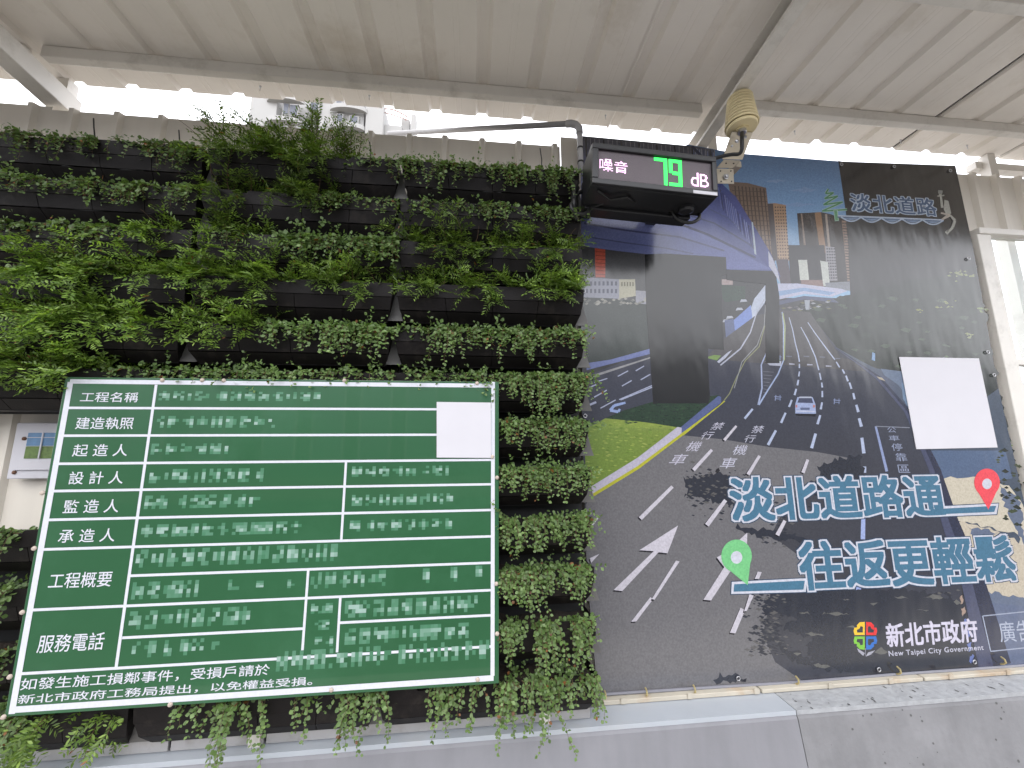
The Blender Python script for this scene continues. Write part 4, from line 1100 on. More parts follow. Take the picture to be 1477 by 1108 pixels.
for (u, v) in ((1142, 525), (1168, 526), (1195, 528), (1138, 514), (1163, 514), (1186, 515), (1208, 517)):
    p.line((u-4, v), (u+4, v+.4), 2.2 if v > 520 else 1.4, 1.4, (150, 152, 168) if v > 520 else (92, 96, 110))
# car
p.poly([(1147, 583), (1150, 573), (1172, 573), (1176, 583), (1177, 597), (1147, 596.5)], (148, 160, 194))
p.poly([(1150, 581), (1152.5, 574), (1170.5, 574), (1173, 581.5)], (58, 62, 82)); p.poly([(1151, 574.3), (1153, 572.2), (1170, 572.2), (1171.5, 574.3)], (166, 172, 190))
p.poly([(1154, 588), (1168, 588), (1167.5, 591.5), (1154.5, 591.5)], (84, 92, 118)); p.poly([(1147, 597), (1177, 597.5), (1176, 601), (1149, 600)], (26, 26, 32))
p.poly([(1147.5, 584), (1150, 584), (1150, 588), (1147.5, 588)], (160, 104, 104)); p.poly([(1172.5, 584), (1175.5, 584), (1175.5, 588), (1172.5, 588)], (160, 112, 106)); p.line((1148, 593), (1176, 593.5), 1.5, 1.5, (190, 196, 214))
# sunlit carriageway in the artwork
p.poly([(850, 720), (922, 676), (985, 628), (1044, 634), (1110, 645), (1178, 652), (1232, 662), (1210, 675), (1180, 690), (1152, 712), (1128, 740), (1112, 772), (1150, 800), (1190, 850), (1118, 860), (1110, 870), (1100, 915), (1118, 955), (1160, 984), (1000, 993), (862, 1002), (846, 820), (845, 728)], ROADLT)
for (poly_, sd) in (([(985, 690), (1010, 688), (1030, 682), (1060, 690), (1050, 705), (1060, 730), (1020, 722), (995, 715), (984, 716), (992, 705)], 1), ([(1060, 758), (1110, 765), (1150, 770), (1170, 782), (1120, 780), (1088, 772)], 2),
                    ([(1115, 855), (1140, 850), (1250, 848), (1330, 852), (1390, 870), (1412, 965), (1290, 976), (1180, 965), (1160, 930), (1180, 915), (1150, 918), (1128, 905), (1150, 892), (1115, 880), (1098, 896), (1105, 868)], 3),
                    ([(1124, 932), (1150, 940), (1175, 955), (1178, 968), (1160, 960), (1128, 944)], 4), ([(1027, 980), (1038, 973), (1060, 974), (1078, 979), (1060, 983), (1036, 985)], 5), ([(1190, 690), (1178, 674), (1200, 664), (1240, 655), (1250, 700), (1220, 702)], 6)):
    p.poly(ragged(poly_, 4, 4, sd), (38, 41, 50))
for (u, v, w, h, sd) in ((1300, 862, 22, 5, 1), (1205, 885, 40, 5, 2), (1160, 885, 16, 4, 3), (1175, 915, 28, 6, 4), (1260, 870, 12, 3, 5), (1270, 940, 20, 10, 6), (1345, 862, 30, 6, 7), (1185, 960, 24, 6, 8), (1230, 905, 20, 2, 9), (1330, 880, 20, 3, 10), (1150, 942, 12, 5, 11), (1380, 868, 10, 8, 12)):
    p.poly(ragged([(u-w/2, v), (u, v-h/2), (u+w/2, v), (u, v+h/2)], 2.2, 4, sd), (86, 86, 84))
p.poly(ragged([(1033, 677), (1036, 675), (1038, 679), (1035, 683), (1031, 681)], .6, 3, 8), (34, 34, 38))
for k in range(520):
    side = rt.random()
    if side < .5: u, v = rt.gauss(1108, 14), rt.uniform(856, 945)
    elif side < .75: u, v = rt.uniform(990, 1075), rt.gauss(706, 14)
    elif side < .85: u, v = rt.uniform(1110, 1390), rt.gauss(856, 7)
    else:
        v = rt.uniform(692, 790); u = 1180-(v-690)*.8+rt.gauss(0, 12)
    s_ = rt.uniform(1.5, 5)
    p.poly([(u-s_, v), (u-s_*.2, v-s_*.4), (u+s_, v+s_*.1), (u+s_*.2, v+s_*.5)], (38, 41, 50) if rt.random() < .72 else (80, 79, 79))
# right kerb and pavement
p.poly([(1204, 500), (1240, 520), (1262, 531), (1300, 538), (1318, 600), (1330, 640), (1440, 560), (1477, 724), (1530, 956), (1412, 966), (1388, 849), (1365, 750), (1340, 678), (1304, 594), (1263, 546)], [(60, 70, 84)]*14+[(70, 76, 98)])
p.poly([(1330, 650), (1450, 650), (1460, 690), (1430, 694), (1372, 692), (1352, 690), (1342, 670)], (74, 90, 116))
p.poly(ragged([(1354, 692), (1380, 688), (1420, 690), (1455, 700), (1477, 728), (1490, 780), (1470, 800), (1470, 770), (1430, 762), (1372, 748), (1366, 720)], 2.5, 7, 4), (196, 188, 170))
p.poly(ragged([(1376, 752), (1440, 765), (1500, 800), (1520, 868), (1500, 880), (1440, 858), (1410, 850), (1392, 800)], 3, 6, 6), (188, 178, 160))
for (pp, sd) in (([(1395, 760), (1440, 768), (1410, 776), (1400, 770)], 11), ([(1420, 790), (1440, 795), (1425, 800)], 12), ([(1395, 850), (1440, 856), (1475, 862), (1500, 882), (1400, 880)], 13), ([(1440, 700), (1470, 720), (1480, 790), (1455, 745)], 14), ([(1395, 790), (1420, 800), (1412, 812), (1396, 806)], 15)):
    p.poly(ragged(pp, 3, 5, sd), (88, 98, 118))
for k in range(60):
    u = 1430+rt.gauss(20, 22); v = 655+rt.uniform(-10, 105); s_ = rt.uniform(2, 6)
    if u < 1418+(v-650)*.32: continue
    p.poly([(u-s_, v), (u, v-s_*.6), (u+s_, v+s_*.2), (u, v+s_*.5)], rt.choice([(24, 32, 24), (36, 44, 32), (50, 60, 36)]))
p.poly([(1398, 866), (1530, 880), (1530, 958), (1412, 966)], (84, 94, 118))
kerbL = [(1204, 502), (1240, 528), (1263, 545), (1304, 594), (1319.5, 628), (1340, 679), (1358, 755), (1388, 849), (1412, 966)]
kw = [2, 5, 7, 9, 11, 16, 24, 34, 46]
for i in range(len(kerbL)-1):
    a, b = kerbL[i], kerbL[i+1]
    p.poly([a, (a[0]+kw[i]*.6, a[1]-kw[i]*.1), (b[0]+kw[i+1]*.6, b[1]-kw[i+1]*.1), b], (64, 68, 90))
    p.poly([(a[0]+kw[i]*.45, a[1]-kw[i]*.1), (a[0]+kw[i], a[1]-kw[i]*.2), (b[0]+kw[i+1], b[1]-kw[i+1]*.2), (b[0]+kw[i+1]*.45, b[1]-kw[i+1]*.1)], (40, 44, 62))
for k in range(6): p.poly(ragged([(1383+k*3, 862+k*17), (1388+k*3, 858+k*17), (1390+k*3, 868+k*17), (1385+k*3, 872+k*17)], 1.5, 3, k), (150, 130, 118) if k < 2 else (96, 110, 160))
p.poly([(1258, 508), (1262, 510), (1262, 521), (1257, 519)], (110, 140, 176)); p.poly([(1264, 543), (1272, 545), (1277, 550), (1268, 547)], (160, 150, 134)); p.poly([(1270, 532), (1302, 536), (1310, 575), (1295, 555), (1275, 541)], (84, 98, 120))
p.poly([(1300, 552), (1312, 560), (1316, 600), (1302, 575)], (96, 116, 140))
# viaduct deck overhead
p.poly([(838, 196), (1000, 211), (1030, 216), (1038, 262), (1062, 285), (1090, 330), (1112, 366), (1126, 400), (1118, 392), (1048, 390), (1047, 372), (935, 367), (890, 362), (838, 355)],
       [(70, 70, 78), (70, 70, 78), (74, 80, 96), (60, 72, 128), (58, 66, 118), (62, 70, 120), (66, 74, 122), (80, 88, 130), (78, 86, 132), (80, 90, 138), (84, 92, 140), (100, 108, 156), (104, 112, 160), (118, 126, 172)])
p.poly([(842, 300), (900, 312), (980, 322), (1040, 350), (1112, 388), (1048, 388), (1047, 372), (935, 367), (840, 352)], [(116, 124, 176)]*3+[(92, 100, 150)]*4+[(108, 116, 160)]*2)
for (pts, w, cc) in (([(842, 322), (900, 332), (980, 342), (1045, 362)], 2.6, (74, 78, 112)), ([(842, 341), (900, 350), (960, 358), (1000, 366)], 2, (82, 88, 122)), ([(880, 300), (960, 316), (1020, 338), (1090, 372)], 3.2, (52, 56, 86)), ([(960, 300), (1030, 322), (1080, 352), (1112, 380)], 2.2, (60, 66, 100)), ([(1000, 290), (1050, 315), (1092, 350)], 1.6, (66, 74, 112))):
    p.pline(pts, w, cc)
p.poly([(1060, 282), (1090, 330), (1112, 366), (1124, 398), (1100, 378), (1075, 340), (1045, 300), (1040, 280)], (64, 70, 122))
for k in range(11):
    u = 1000+k*2.9; p.line((u, 214+k*.6), (u+3, 262+k*1.2), .9, .9, rt.choice([(110, 120, 160), (30, 34, 56), (130, 140, 176), (46, 52, 84)]))
for k in range(16):
    u = 1036+k*3.1; v = 270+k*3.9; p.line((u, v), (u+4.5, v+30), .9, .7, rt.choice([(110, 120, 166), (30, 34, 60), (130, 138, 178), (46, 52, 90)]))
for k in range(30):
    u = 845+k*6.4; p.line((u, 199+k*.6), (u+1, 226+k*.6), .8 if k % 4 else 2.2, .8 if k % 4 else 2.2, (130, 130, 138) if k % 4 else (36, 36, 42))
p.pline([(998, 211), (1012, 226), (1022, 240)], 4, (34, 40, 66))
p.poly([(1084, 320), (1086, 321), (1091, 368), (1088, 366)], (176, 188, 200))
p.poly([(1108, 362), (1114, 372), (1122, 392), (1125, 408), (1116, 394), (1109, 384)], (178, 180, 196))
# piers and crossbeams
p.poly([(930, 367), (1047, 371), (1048, 396), (1040, 398), (1044, 505), (1020, 503), (1024, 576), (1016, 582), (942, 582), (938, 520), (932, 440)], [(30, 30, 31)]*11)
p.poly([(930, 367), (960, 366), (1047, 371), (1048, 394), (1020, 392), (1022, 582), (942, 582), (936, 440)], (25, 25, 26))
p.poly([(1020, 430), (1040, 430), (1044, 504), (1024, 504)], (20, 20, 22))
p.poly([(1048, 389), (1114, 391), (1120, 402), (1124, 428), (1124, 524), (1104, 524), (1104, 410), (1048, 404)], (18, 18, 21))
# painted road words and arrows, then bright dashes
WH = (196, 192, 202)
def rc(ch, cx, cy, w, h, sh, colr, k=4.22, ox=830, oy=540, offs=0.012):
    cx, cy, w, h = cx/k+ox, cy/k+oy, w/k, h/k
    text_quad(p, ch, [(cx-w/2+sh*h, cy-h/2), (cx+w/2+sh*h, cy-h/2), (cx+w/2-sh*h, cy+h/2), (cx-w/2-sh*h, cy+h/2)], colr, offs)
for a in (('禁', 866, 315, 70, 45), ('行', 803, 372, 68, 48), ('機', 722, 438, 82, 60), ('車', 628, 518, 92, 65)): rc(*a, .34, (186, 184, 200))
for a in (('禁', 1110, 335, 68, 45), ('行', 1062, 392, 64, 45), ('機', 1003, 460, 82, 60), ('車', 932, 540, 90, 65)): rc(*a, .22, (186, 186, 202))
for a in (('公', 728, 470, 50, 32), ('車', 742, 517, 60, 30), ('停', 758, 568, 60, 42), ('靠', 782, 625, 65, 45), ('區', 797, 690, 65, 45)): rc(*a, -.1, (138, 146, 170), 3.918, 1100, 500, 0.0)
for (a, b, w) in (((1044.5, 635), (1062, 614.5), 4), ((1000, 678), (1026.7, 649), 5.2), ((923.5, 748), (969.8, 702), 6), ((1078.8, 684.5), (1095.4, 657.5), 5), ((1019.5, 757.5), (1046.5, 721.5), 6.5), ((1121, 772), (1132, 751), 6), ((1158, 682), (1165, 663), 5)):
    d = 2.2
    p.line((a[0]-d, a[1]+d*.6), (b[0]-d*.3, b[1]+1), w, w*.8, (30, 30, 36)); p.line(a, b, w, w*.8, WH)
for poly_ in ([(978, 758), (962.7, 798), (950, 796.5), (897.5, 852.5), (885, 851), (943, 795), (922.4, 793.6)], [(1077.6, 768.5), (1077, 800), (1052, 826), (1025.5, 866), (1014.5, 865), (1044.5, 818), (1033.8, 804), (1046, 797)],
              [(864.4, 746), (848, 767), (849, 753)], [(851, 805), (864.5, 799), (852.5, 812)], [(910.6, 896.5), (917.5, 896.5), (942, 864), (938, 861.5)], [(940, 864), (944, 865), (980, 810), (975, 808.5)],
              [(1052.7, 912.5), (1060.5, 913.5), (1074.5, 880), (1068, 876.5)], [(1073, 882), (1077, 881), (1087, 859), (1081, 857)], [(1088.5, 835), (1094.5, 835), (1098.5, 825.5), (1093, 824.5)]):
    p.poly([(u-1.8, v+2.2) for u, v in poly_], (34, 33, 38)); p.poly(poly_, WH)
# tree shadow cast across the picture's sky-lit middle stays as the print has it; slogans on top
DK, WHT, TEAL = (40, 60, 82), (206, 208, 220), (64, 104, 128)
def swoosh(pts, grow, colr):
    c = (sum(a for a, _ in pts)/len(pts), sum(b for _, b in pts)/len(pts))
    p.poly([(a+(grow if a > c[0] else -grow), b+(grow if b > c[1] else -grow)) for a, b in pts], colr)
sw1 = [(1342, 735), (1436, 730), (1433, 738), (1342, 742)]
sw2 = [(1059, 843), (1152, 838), (1160, 838), (1158, 850), (1058, 853)]
for (offs, cc, gr) in ((0.074, DK, 5.0), (0.058, WHT, 3.8), (0.026, TEAL, 0.4)):
    put_text(p, '淡北道路通', (1051, 690), (1364, 743), cc, offs)
    swoosh(sw1, gr, cc)
    put_text(p, '往返更輕鬆', (1150, 783), (1467, 836), cc, offs)
    swoosh(sw2, gr, cc)
def pin(cx, cy, r, tip, colr, hr):
    pts = []
    a0 = math.atan2(tip[1]-cy, tip[0]-cx)
    for t in np.linspace(0.75, 2*math.pi-0.75, 30): pts.append((cx+r*math.cos(a0+t), cy+r*1.08*math.sin(a0+t)))
    pts.append(tip); p.poly(pts, colr)
    p.poly([(cx+hr*math.cos(t), cy+2+hr*1.1*math.sin(t)) for t in np.linspace(0, 2*math.pi, 20)[:-1]], WHT)
pin(1062, 802, 22, (1078, 844), (112, 184, 124), 8.3)
pin(1423, 696, 18.5, (1425, 735), (218, 74, 84), 7)
# emblem bottom
for (u, v, cc, sx, sy) in ((1247, 916, (232, 188, 44), -1, -1), (1249, 916, (206, 42, 44), 1, -1), (1247, 918, (112, 176, 56), -1, 1), (1249, 918, (34, 98, 176), 1, 1)):
    outer = [(0, 0), (0, 19), (7, 18.5), (11.5, 14), (11, 11), (15, 10.5), (16, 6), (14.5, 0)]
    p.poly([(u+sx*a, v+sy*b) for a, b in outer], cc)
    inner = [(2.6, 3.6), (2.6, 12), (6, 13), (7.8, 9), (11.6, 7.5), (10.8, 3.6)]
    p.poly([(u+sx*a, v+sy*b) for a, b in inner], (38, 41, 50))
p.poly([(1247, 942), (1236, 935), (1238, 940), (1245, 946)], (160, 160, 172)); p.poly([(1248.5, 947), (1252, 941), (1262, 938), (1256, 944)], (160, 160, 172)); p.line((1248, 935), (1248, 946), 1, 1, (120, 120, 130))
put_text(p, '新北市政府', (1275, 900), (1411, 925), (208, 204, 222), 0.022, shear=.06)
put_text(p, 'New Taipei City Government', (1281, 939), (1419, 939.5), (190, 190, 206), 0.012, 1.12)
p.pline([(1540, 876), (1417, 888.5), (1428.5, 939.5), (1540, 928)], 1.6, (150, 158, 176))
put_text(p, '廣告', (1438, 897), (1491, 924), (166, 174, 192), 0.0)
# top emblem
for (offs, cc) in ((0.05, (168, 182, 200)), (0.014, (66, 84, 110))): put_text(p, '淡北道路', (1225, 279), (1352, 312), cc, offs, 1.06)
zz = [(100, 85), (72, 130), (150, 122), (62, 180), (190, 155), (52, 238), (238, 212), (38, 300), (280, 285)]
zz = [(a/6.714+1180, b/6.714+260) for a, b in zz]
p.pline(zz, [3.4]*9, (150, 176, 160)); p.pline(zz, [2.0]*9, (70, 118, 84))
p.line((1205, 303), (1207, 319), 6, 6, (150, 176, 160)); p.line((1205, 303.5), (1206.8, 318), 4, 4, (86, 132, 98))
p.line((1208, 311.4), (1361, 317.5), 2.2, 2.2, (160, 172, 190)); p.line((1208, 313.4), (1361, 319.5), 2, 2, (72, 90, 116))
for k in range(5):
    x0_ = 1213+k*29.5; y0_ = 313+k*1.2
    p.pline([(x0_+29.5*t, y0_+6.5*math.sin(math.pi*t)) for t in np.linspace(0, 1, 9)], 2.0, (158, 172, 192))
    p.poly([(x0_+5+19.5*t, y0_+1.6+3.2*math.sin(math.pi*t)) for t in np.linspace(0, 1, 9)], (110, 128, 152))
GR = (150, 150, 142)
p.pline([(1355, 276), (1357, 283), (1359, 300)], [5, 3, 4], GR); p.line((1352, 283), (1362, 282), 2, 2, GR); p.poly([(1353, 274), (1360, 275), (1359, 280), (1354, 280)], (120, 122, 118))
p.poly([(1362, 288), (1368, 290), (1372, 308), (1366, 312), (1361, 302)], GR); p.pline([(1357, 307), (1371, 311), (1358, 317), (1368, 309)], 2.4, (160, 152, 142))
p.pline([(1370, 311), (1377, 318), (1374, 328), (1364, 337)], [3, 4, 4, 5], GR); p.pline([(1370, 313), (1374, 319), (1371, 328), (1365, 335)], 1, (40, 40, 42))
p.build('artwork', M_BANNER, banner)
# white card fixed on banner (code itself left out)
cq = [(1297, 515), (1412, 517), (1439, 645.5), (1322, 648)]
card = empty('white_card', (W(1368, 580, -0.02)[0], 0.0, W(1368, 580, -0.02)[2]), 'plain white square card on the right of the banner', 'card')
mb = MB(); CYW = p.top()-0.0217
wq = [(W(u, v, CYW+0.02)[0]-card.location.x, W(u, v, CYW+0.02)[2]-card.location.z) for u, v in cq]
mb.prism(wq[::-1], CYW+0.02, CYW+0.0215); mb.build('card_sheet', M_WHITE, card)
# hem, eyelets, hooks
hm = MB(); hem = [(862, 1002), (1000, 993), (1150, 984), (1300, 972), (1477, 960), (1530, 956)]
hw = [W(u, v-1, BY) for u, v in hem]
hm.tube([(a, BY-0.003, c-0.001) for a, _, c in hw], 0.0045, 8)
o = hm.build('hem', mat('hem_vinyl', (0.22, 0.22, 0.25), rough=0.3), banner); o.location = -Vector(banner.location)
def ring(name, u, v, y, parent, R0=0.0062, r=0.0018, m=M_BOLT):
    mb = MB(); n, k = 18, 6
    for i in range(n):
        t = 2*math.pi*i/n
        for j in range(k):
            s_ = 2*math.pi*j/k; rr = R0+r*math.cos(s_)
            mb.v.append((rr*math.cos(t), r*math.sin(s_), rr*math.sin(t)))
    for i in range(n):
        for j in range(k):
            mb.f.append((i*k+j, ((i+1) % n)*k+j, ((i+1) % n)*k+(j+1) % k, i*k+(j+1) % k))
    o = mb.build(name, m, parent, smooth=True); P_ = W(u, v, y); o.location = Vector(P_)-Vector(parent.location); return o
for (u, v) in ((846, 787), (1065, 979), (1268, 966), (1406, 955), (1214, 237), (1371, 246), (1397, 373), (1425, 508), (1434, 541), (842, 420), (844, 600), (1290, 240)):
    ring('eyelet', u, v, BY-0.005, banner)
for (u, v) in ((872, 1000), (931, 996), (1148, 979), (1294, 965), (1444, 951), (1000, 992)):
    P_ = W(u, v, BY-0.01)
    o = MB().tube([(0, 0, 0.008), (0, -0.01, 0.004), (0, -0.012, -0.006), (0, -0.004, -0.014), (0, 0.004, -0.018)], 0.003, 6).build('hook', mat('brass', (0.6, 0.5, 0.25), rough=0.35, metal=0.7), banner)
    o.location = Vector(P_)-Vector(banner.location)

# ------------------------------------------------------------------ the green notice board
SY = -0.178
sq = [(96, 546), (719, 549), (720, 984), (3.5, 1037)]
swd = [W(u, v, SY) for u, v in sq]
sx0, sx1 = (swd[0][0]+swd[3][0])/2, (swd[1][0]+swd[2][0])/2; sz1, sz0 = (swd[0][2]+swd[1][2])/2, (swd[2][2]+swd[3][2])/2
sign = empty('notice_board', ((sx0+sx1)/2, SY, sz0), 'green construction notice board with white ruled rows and lettering', 'sign')
mb = MB(); mb.box(sx0, sx1, SY, SY+0.005, sz0, sz1)
M_GREEN = mat('green_enamel', (0.018, 0.095, 0.036), rough=0.33, spec=0.5, var=0.07, vscale=2.5, dirt=(0.045, 0.15, 0.075), dirt_amt=0.45, dirt_scale=1.6)
M_GREEN.node_tree.nodes['Principled BSDF'].inputs['Coat Weight'].default_value = 0.5
o = mb.build('board', M_GREEN, sign); o.location = -Vector(sign.location); bevel(o, 0.0015)
mb = MB()
for z in (sz0+0.12, sz1-0.12): mb.box(sx0+0.05, sx1-0.05, SY+0.0052, SY+0.02, z-0.015, z+0.015)
o = mb.build('back_batten', M_STEEL, sign); o.location = -Vector(sign.location)
s = Print(SY-0.0006, step=0.000015, gain=0.82)
SW = (226, 228, 238)
def wl_(pr, a, b, w, colr=SW):          # ruled line, straight in the board's own plane
    A_, B_ = W(*a, pr.y), W(*b, pr.y)
    if abs(B_[0]-A_[0]) > abs(B_[2]-A_[2]): z = (A_[2]+B_[2])/2; pr.world([(A_[0], z-w/2), (B_[0], z-w/2), (B_[0], z+w/2), (A_[0], z+w/2)], [colr]*4)
    else: x = (A_[0]+B_[0])/2; pr.world([(x-w/2, A_[2]), (x+w/2, A_[2]), (x+w/2, B_[2]), (x-w/2, B_[2])], [colr]*4)
wl_(s, (100, 553.5), (711, 553.5), .0125); wl_(s, (18, 1029), (712, 973.5), .0145)
wl_(s, (101, 551), (17.5, 1030), .0145); wl_(s, (709.8, 551), (712, 975), .0115)
wl_(s, (223, 555), (169.5, 966), .0075)
for a, b in (((94.4, 592), (709, 587.5)), ((87.6, 631), (709, 624.8)), ((80.5, 670), (709, 662.6)), ((73, 712), (710, 695.5)), ((65.4, 753.7), (710, 732.5)), ((57.7, 796.4), (710, 770.5)), ((186, 834.5), (710, 808.3)), ((41.7, 884), (710, 847.9)), ((28.3, 977), (711, 928))):
    wl_(s, a, b, .0068)
wl_(s, (175.7, 923), (440, 904), .0068); wl_(s, (490, 898), (710, 887.8), .0068)
wl_(s, (497.5, 665), (494, 779), .0068); wl_(s, (443, 822), (437.5, 944), .0068); wl_(s, (490, 862), (487, 941), .0068)
for txt, tl, br in (('工程名稱', (117.4, 565.5), (198.2, 580.3)), ('建造執照', (110.9, 602), (191, 619)), ('起 造 人', (106.6, 641), (182.5, 658)), ('設 計 人', (101, 680.5), (176.3, 697.7)),
                    ('監 造 人', (93.3, 721.5), (170, 739)), ('承 造 人', (86, 764), (164.3, 781)), ('工程概要', (72.4, 827), (159.4, 846)), ('服務電話', (56.6, 916.5), (148, 937)),
                    ('如發生施工損鄰事件，受損戶請於', (31.5, 979), (388, 974)), ('新北市政府工務局提出，以免權益受損。', (27.4, 1002.5), (450, 988.5))):
    put_text(s, txt, tl, br, SW, 0.005, shear=.03)
# lettering that cannot be made out: soft broken blocks
def blur_row(u0, v0, u1, v1, seed, fill=.8, cell=4.2):
    rr = random.Random(seed); a, b = W(u0, v0, s.y), W(u1, v1, s.y)
    cw = .0098; nxx = max(1, int((b[0]-a[0])/cw)); nz_ = 4; ch = (a[2]-b[2])/nz_
    for i in range(nxx):
        if i % 4 == 3 and rr.random() < .8: continue
        gap = rr.random() > fill
        for j in range(nz_):
            t = rr.choice([0.0, .25, .4, .55, .7, .85]) * (0.35 if j in (0, nz_-1) else 1) * (0.25 if gap else 1)
            if t < .12: continue
            c = [56+(178-56)*t, 118+(200-118)*t, 80+(194-80)*t]
            x = a[0]+i*cw; z = a[2]-j*ch
            s.world([(x, z-ch), (x+cw, z-ch), (x+cw, z), (x, z)], [tuple(c)]*4)
rows_ = [(230, 564, 466, 579), (222, 600, 402, 617), (219, 640, 331, 655), (217, 677, 384, 695), (210, 715, 380, 731), (205, 757, 436, 769), (198, 799, 490, 805), (192, 846, 286, 857), (330, 842, 345, 852), (370, 838, 385, 850), (415, 836, 428, 848),
         (508, 673, 656, 686), (508, 714, 656, 727), (505, 751, 656, 763), (449, 832, 560, 841), (610, 826, 622, 837), (650, 824, 660, 835), (686, 822, 696, 833), (188, 888, 366, 896), (186, 932, 326, 938),
         (449, 871, 481, 884), (449, 895, 481, 908), (449, 919, 481, 932), (498, 874, 692, 878), (498, 914, 685, 916), (400, 947, 706, 946)]
for i, (a, b, c, d) in enumerate(rows_):
    if d-b < 12: b, d = b-(6 if d-b > 4 else 7), d+4
    blur_row(a, b, c, d, i+1)
so = s.build('lettering', M_SIGN, sign)
cardq = [(630, 580), (708, 581), (708.5, 660.5), (630, 660)]
mb = MB(); q0 = [(W(u, v, SY)[0], W(u, v, SY)[2]) for u, v in cardq]
mb.prism(q0[::-1], SY-0.0036, SY-0.0022); o = mb.build('white_sticker', M_WHITE, sign); o.location = -Vector(sign.location)
M_SCREW = mat('painted_screw', (0.5, 0.42, 0.36), rough=0.5)
for (u, v) in ((234.5, 548.5), (292, 548.5), (497, 549), (688, 553), (323, 549), (710, 659), (717, 689), (62, 711), (50, 791), (33, 883), (15, 976), (246, 1016), (478, 995), (689, 980), (716, 842), (717, 914), (6, 1034)):
    P_ = W(u, v, SY)
    o = MB().lathe([(0.0062, 0), (0.0062, 0.0015), (0.0042, 0.0045), (0.002, 0.005)], n=12).build('screw', M_SCREW, sign, smooth=True)
    o.rotation_euler = (R(90), 0, 0); o.location = Vector((P_[0], SY-0.0003, P_[2]))-Vector(sign.location)

# ------------------------------------------------------------------ noise display
LX0, LX1, LZ1, LZ0, LY = 0.381, 0.812, 2.577, 2.429, -0.30
lc = ((LX0+LX1)/2, LY, (LZ0+LZ1)/2)
led = empty('noise_display', lc, 'black digital noise display showing green 79 dB above the banner', 'display')
led.rotation_euler = (0, R(2.7), 0)
hw_, hh = (LX1-LX0)/2, (LZ1-LZ0)/2
cs = MB()
bz = 0.020
cs.box(-hw_, hw_, 0.014, 0.115, -hh, hh)
for a in ((-hw_, hw_, hh-bz, hh), (-hw_, hw_, -hh, -hh+bz), (-hw_, -hw_+bz*1.05, -hh+bz+.0005, hh-bz-.0005), (hw_-bz*.8, hw_, -hh+bz+.0005, hh-bz-.0005)):
    cs.box(a[0], a[1], 0.0, 0.0138, a[2], a[3])
bevel(cs.build('case', M_CASE, led), 0.002)
hood = MB(); hood.box(-hw_+0.01, hw_-0.03, 0.1155, 0.17, -hh-0.012, hh-0.03); bevel(hood.build('back_box', M_CASE, led), 0.004)
md = bpy.data.materials.new('led_matrix'); md.use_nodes = True
n, l = md.node_tree.nodes, md.node_tree.links; b = n['Principled BSDF']
tcx = n.new('ShaderNodeTexCoord'); mpx = n.new('ShaderNodeMapping'); mpx.inputs['Scale'].default_value = (330, 330, 330); l.new(tcx.outputs['Object'], mpx.inputs['Vector'])
fr1 = n.new('ShaderNodeVectorMath'); fr1.operation = 'FRACTION'; l.new(mpx.outputs['Vector'], fr1.inputs[0])
sb1 = n.new('ShaderNodeVectorMath'); sb1.operation = 'SUBTRACT'; sb1.inputs[1].default_value = (.5, 0, .5); l.new(fr1.outputs['Vector'], sb1.inputs[0])
mu1 = n.new('ShaderNodeVectorMath'); mu1.operation = 'MULTIPLY'; mu1.inputs[1].default_value = (1, 0, 1); l.new(sb1.outputs['Vector'], mu1.inputs[0])
le1 = n.new('ShaderNodeVectorMath'); le1.operation = 'LENGTH'; l.new(mu1.outputs['Vector'], le1.inputs[0])
cr1 = n.new('ShaderNodeValToRGB'); cr1.color_ramp.elements[0].position = .28; cr1.color_ramp.elements[0].color = (.27, .22, .245, 1); cr1.color_ramp.elements[1].position = .42; cr1.color_ramp.elements[1].color = (.03, .026, .03, 1)
l.new(le1.outputs['Value'], cr1.inputs['Fac']); l.new(cr1.outputs['Color'], b.inputs['Base Color']); b.inputs['Roughness'].default_value = .5
MX0, MX1, MZ0, MZ1 = -hw_+bz*1.05, hw_-bz*.8, -hh+bz, hh-bz
MB().box(MX0, MX1, 0.0092, 0.0138, MZ0, MZ1).build('matrix', md, led)
M_LG = mat_emit('green_led', (0.04, 0.85, 0.12), 1.05); M_LP = mat_emit('pink_led', (0.90, 0.60, 0.86), 0.85)
DOT = 0.00303
def dots(name, cells, m, r=0.43):
    mb = MB()
    for (x, z) in cells: mb.box(x-DOT*r, x+DOT*r, 0.0078, 0.0091, z-DOT*r, z+DOT*r)
    mb.build(name, m, led)
def raster(text, x0, z0, w, h, nx_, nz_, offset=0.0):
    V, Fc = glyphs(text, offset); mn, mxv = V.min(0), V.max(0)
    out = []
    tri = [[V[i] for i in f] for f in Fc]
    for i in range(nx_):
        for j in range(nz_):
            hit = 0
            for (dx_, dz_) in ((.5, .5), (.3, .3), (.7, .7), (.3, .7), (.7, .3)):
                px_ = mn[0]+(i+dx_)/nx_*(mxv[0]-mn[0]); pz_ = mn[1]+(j+dz_)/nz_*(mxv[1]-mn[1])
                for t in tri:
                    sgn = None; ok = True
                    for k in range(len(t)):
                        a, b2 = t[k], t[(k+1) % len(t)]
                        cr2 = (b2[0]-a[0])*(pz_-a[1])-(b2[1]-a[1])*(px_-a[0])
                        if sgn is None: sgn = cr2 > 0
                        elif (cr2 > 0) != sgn: ok = False; break
                    if ok: hit += 1; break
            if hit >= 3: out.append((x0+(i+.5)*w/nx_, z0+(j+.5)*h/nz_))
    return out
mw = MX1-MX0; mh = MZ1-MZ0
dots('lettering', raster('噪', MX0+mw*.015, MZ0+mh*.30, DOT*15, DOT*15, 15, 15)+raster('音', MX0+mw*.015+DOT*16.5, MZ0+mh*.30, DOT*15, DOT*14.5, 15, 15), M_LP)
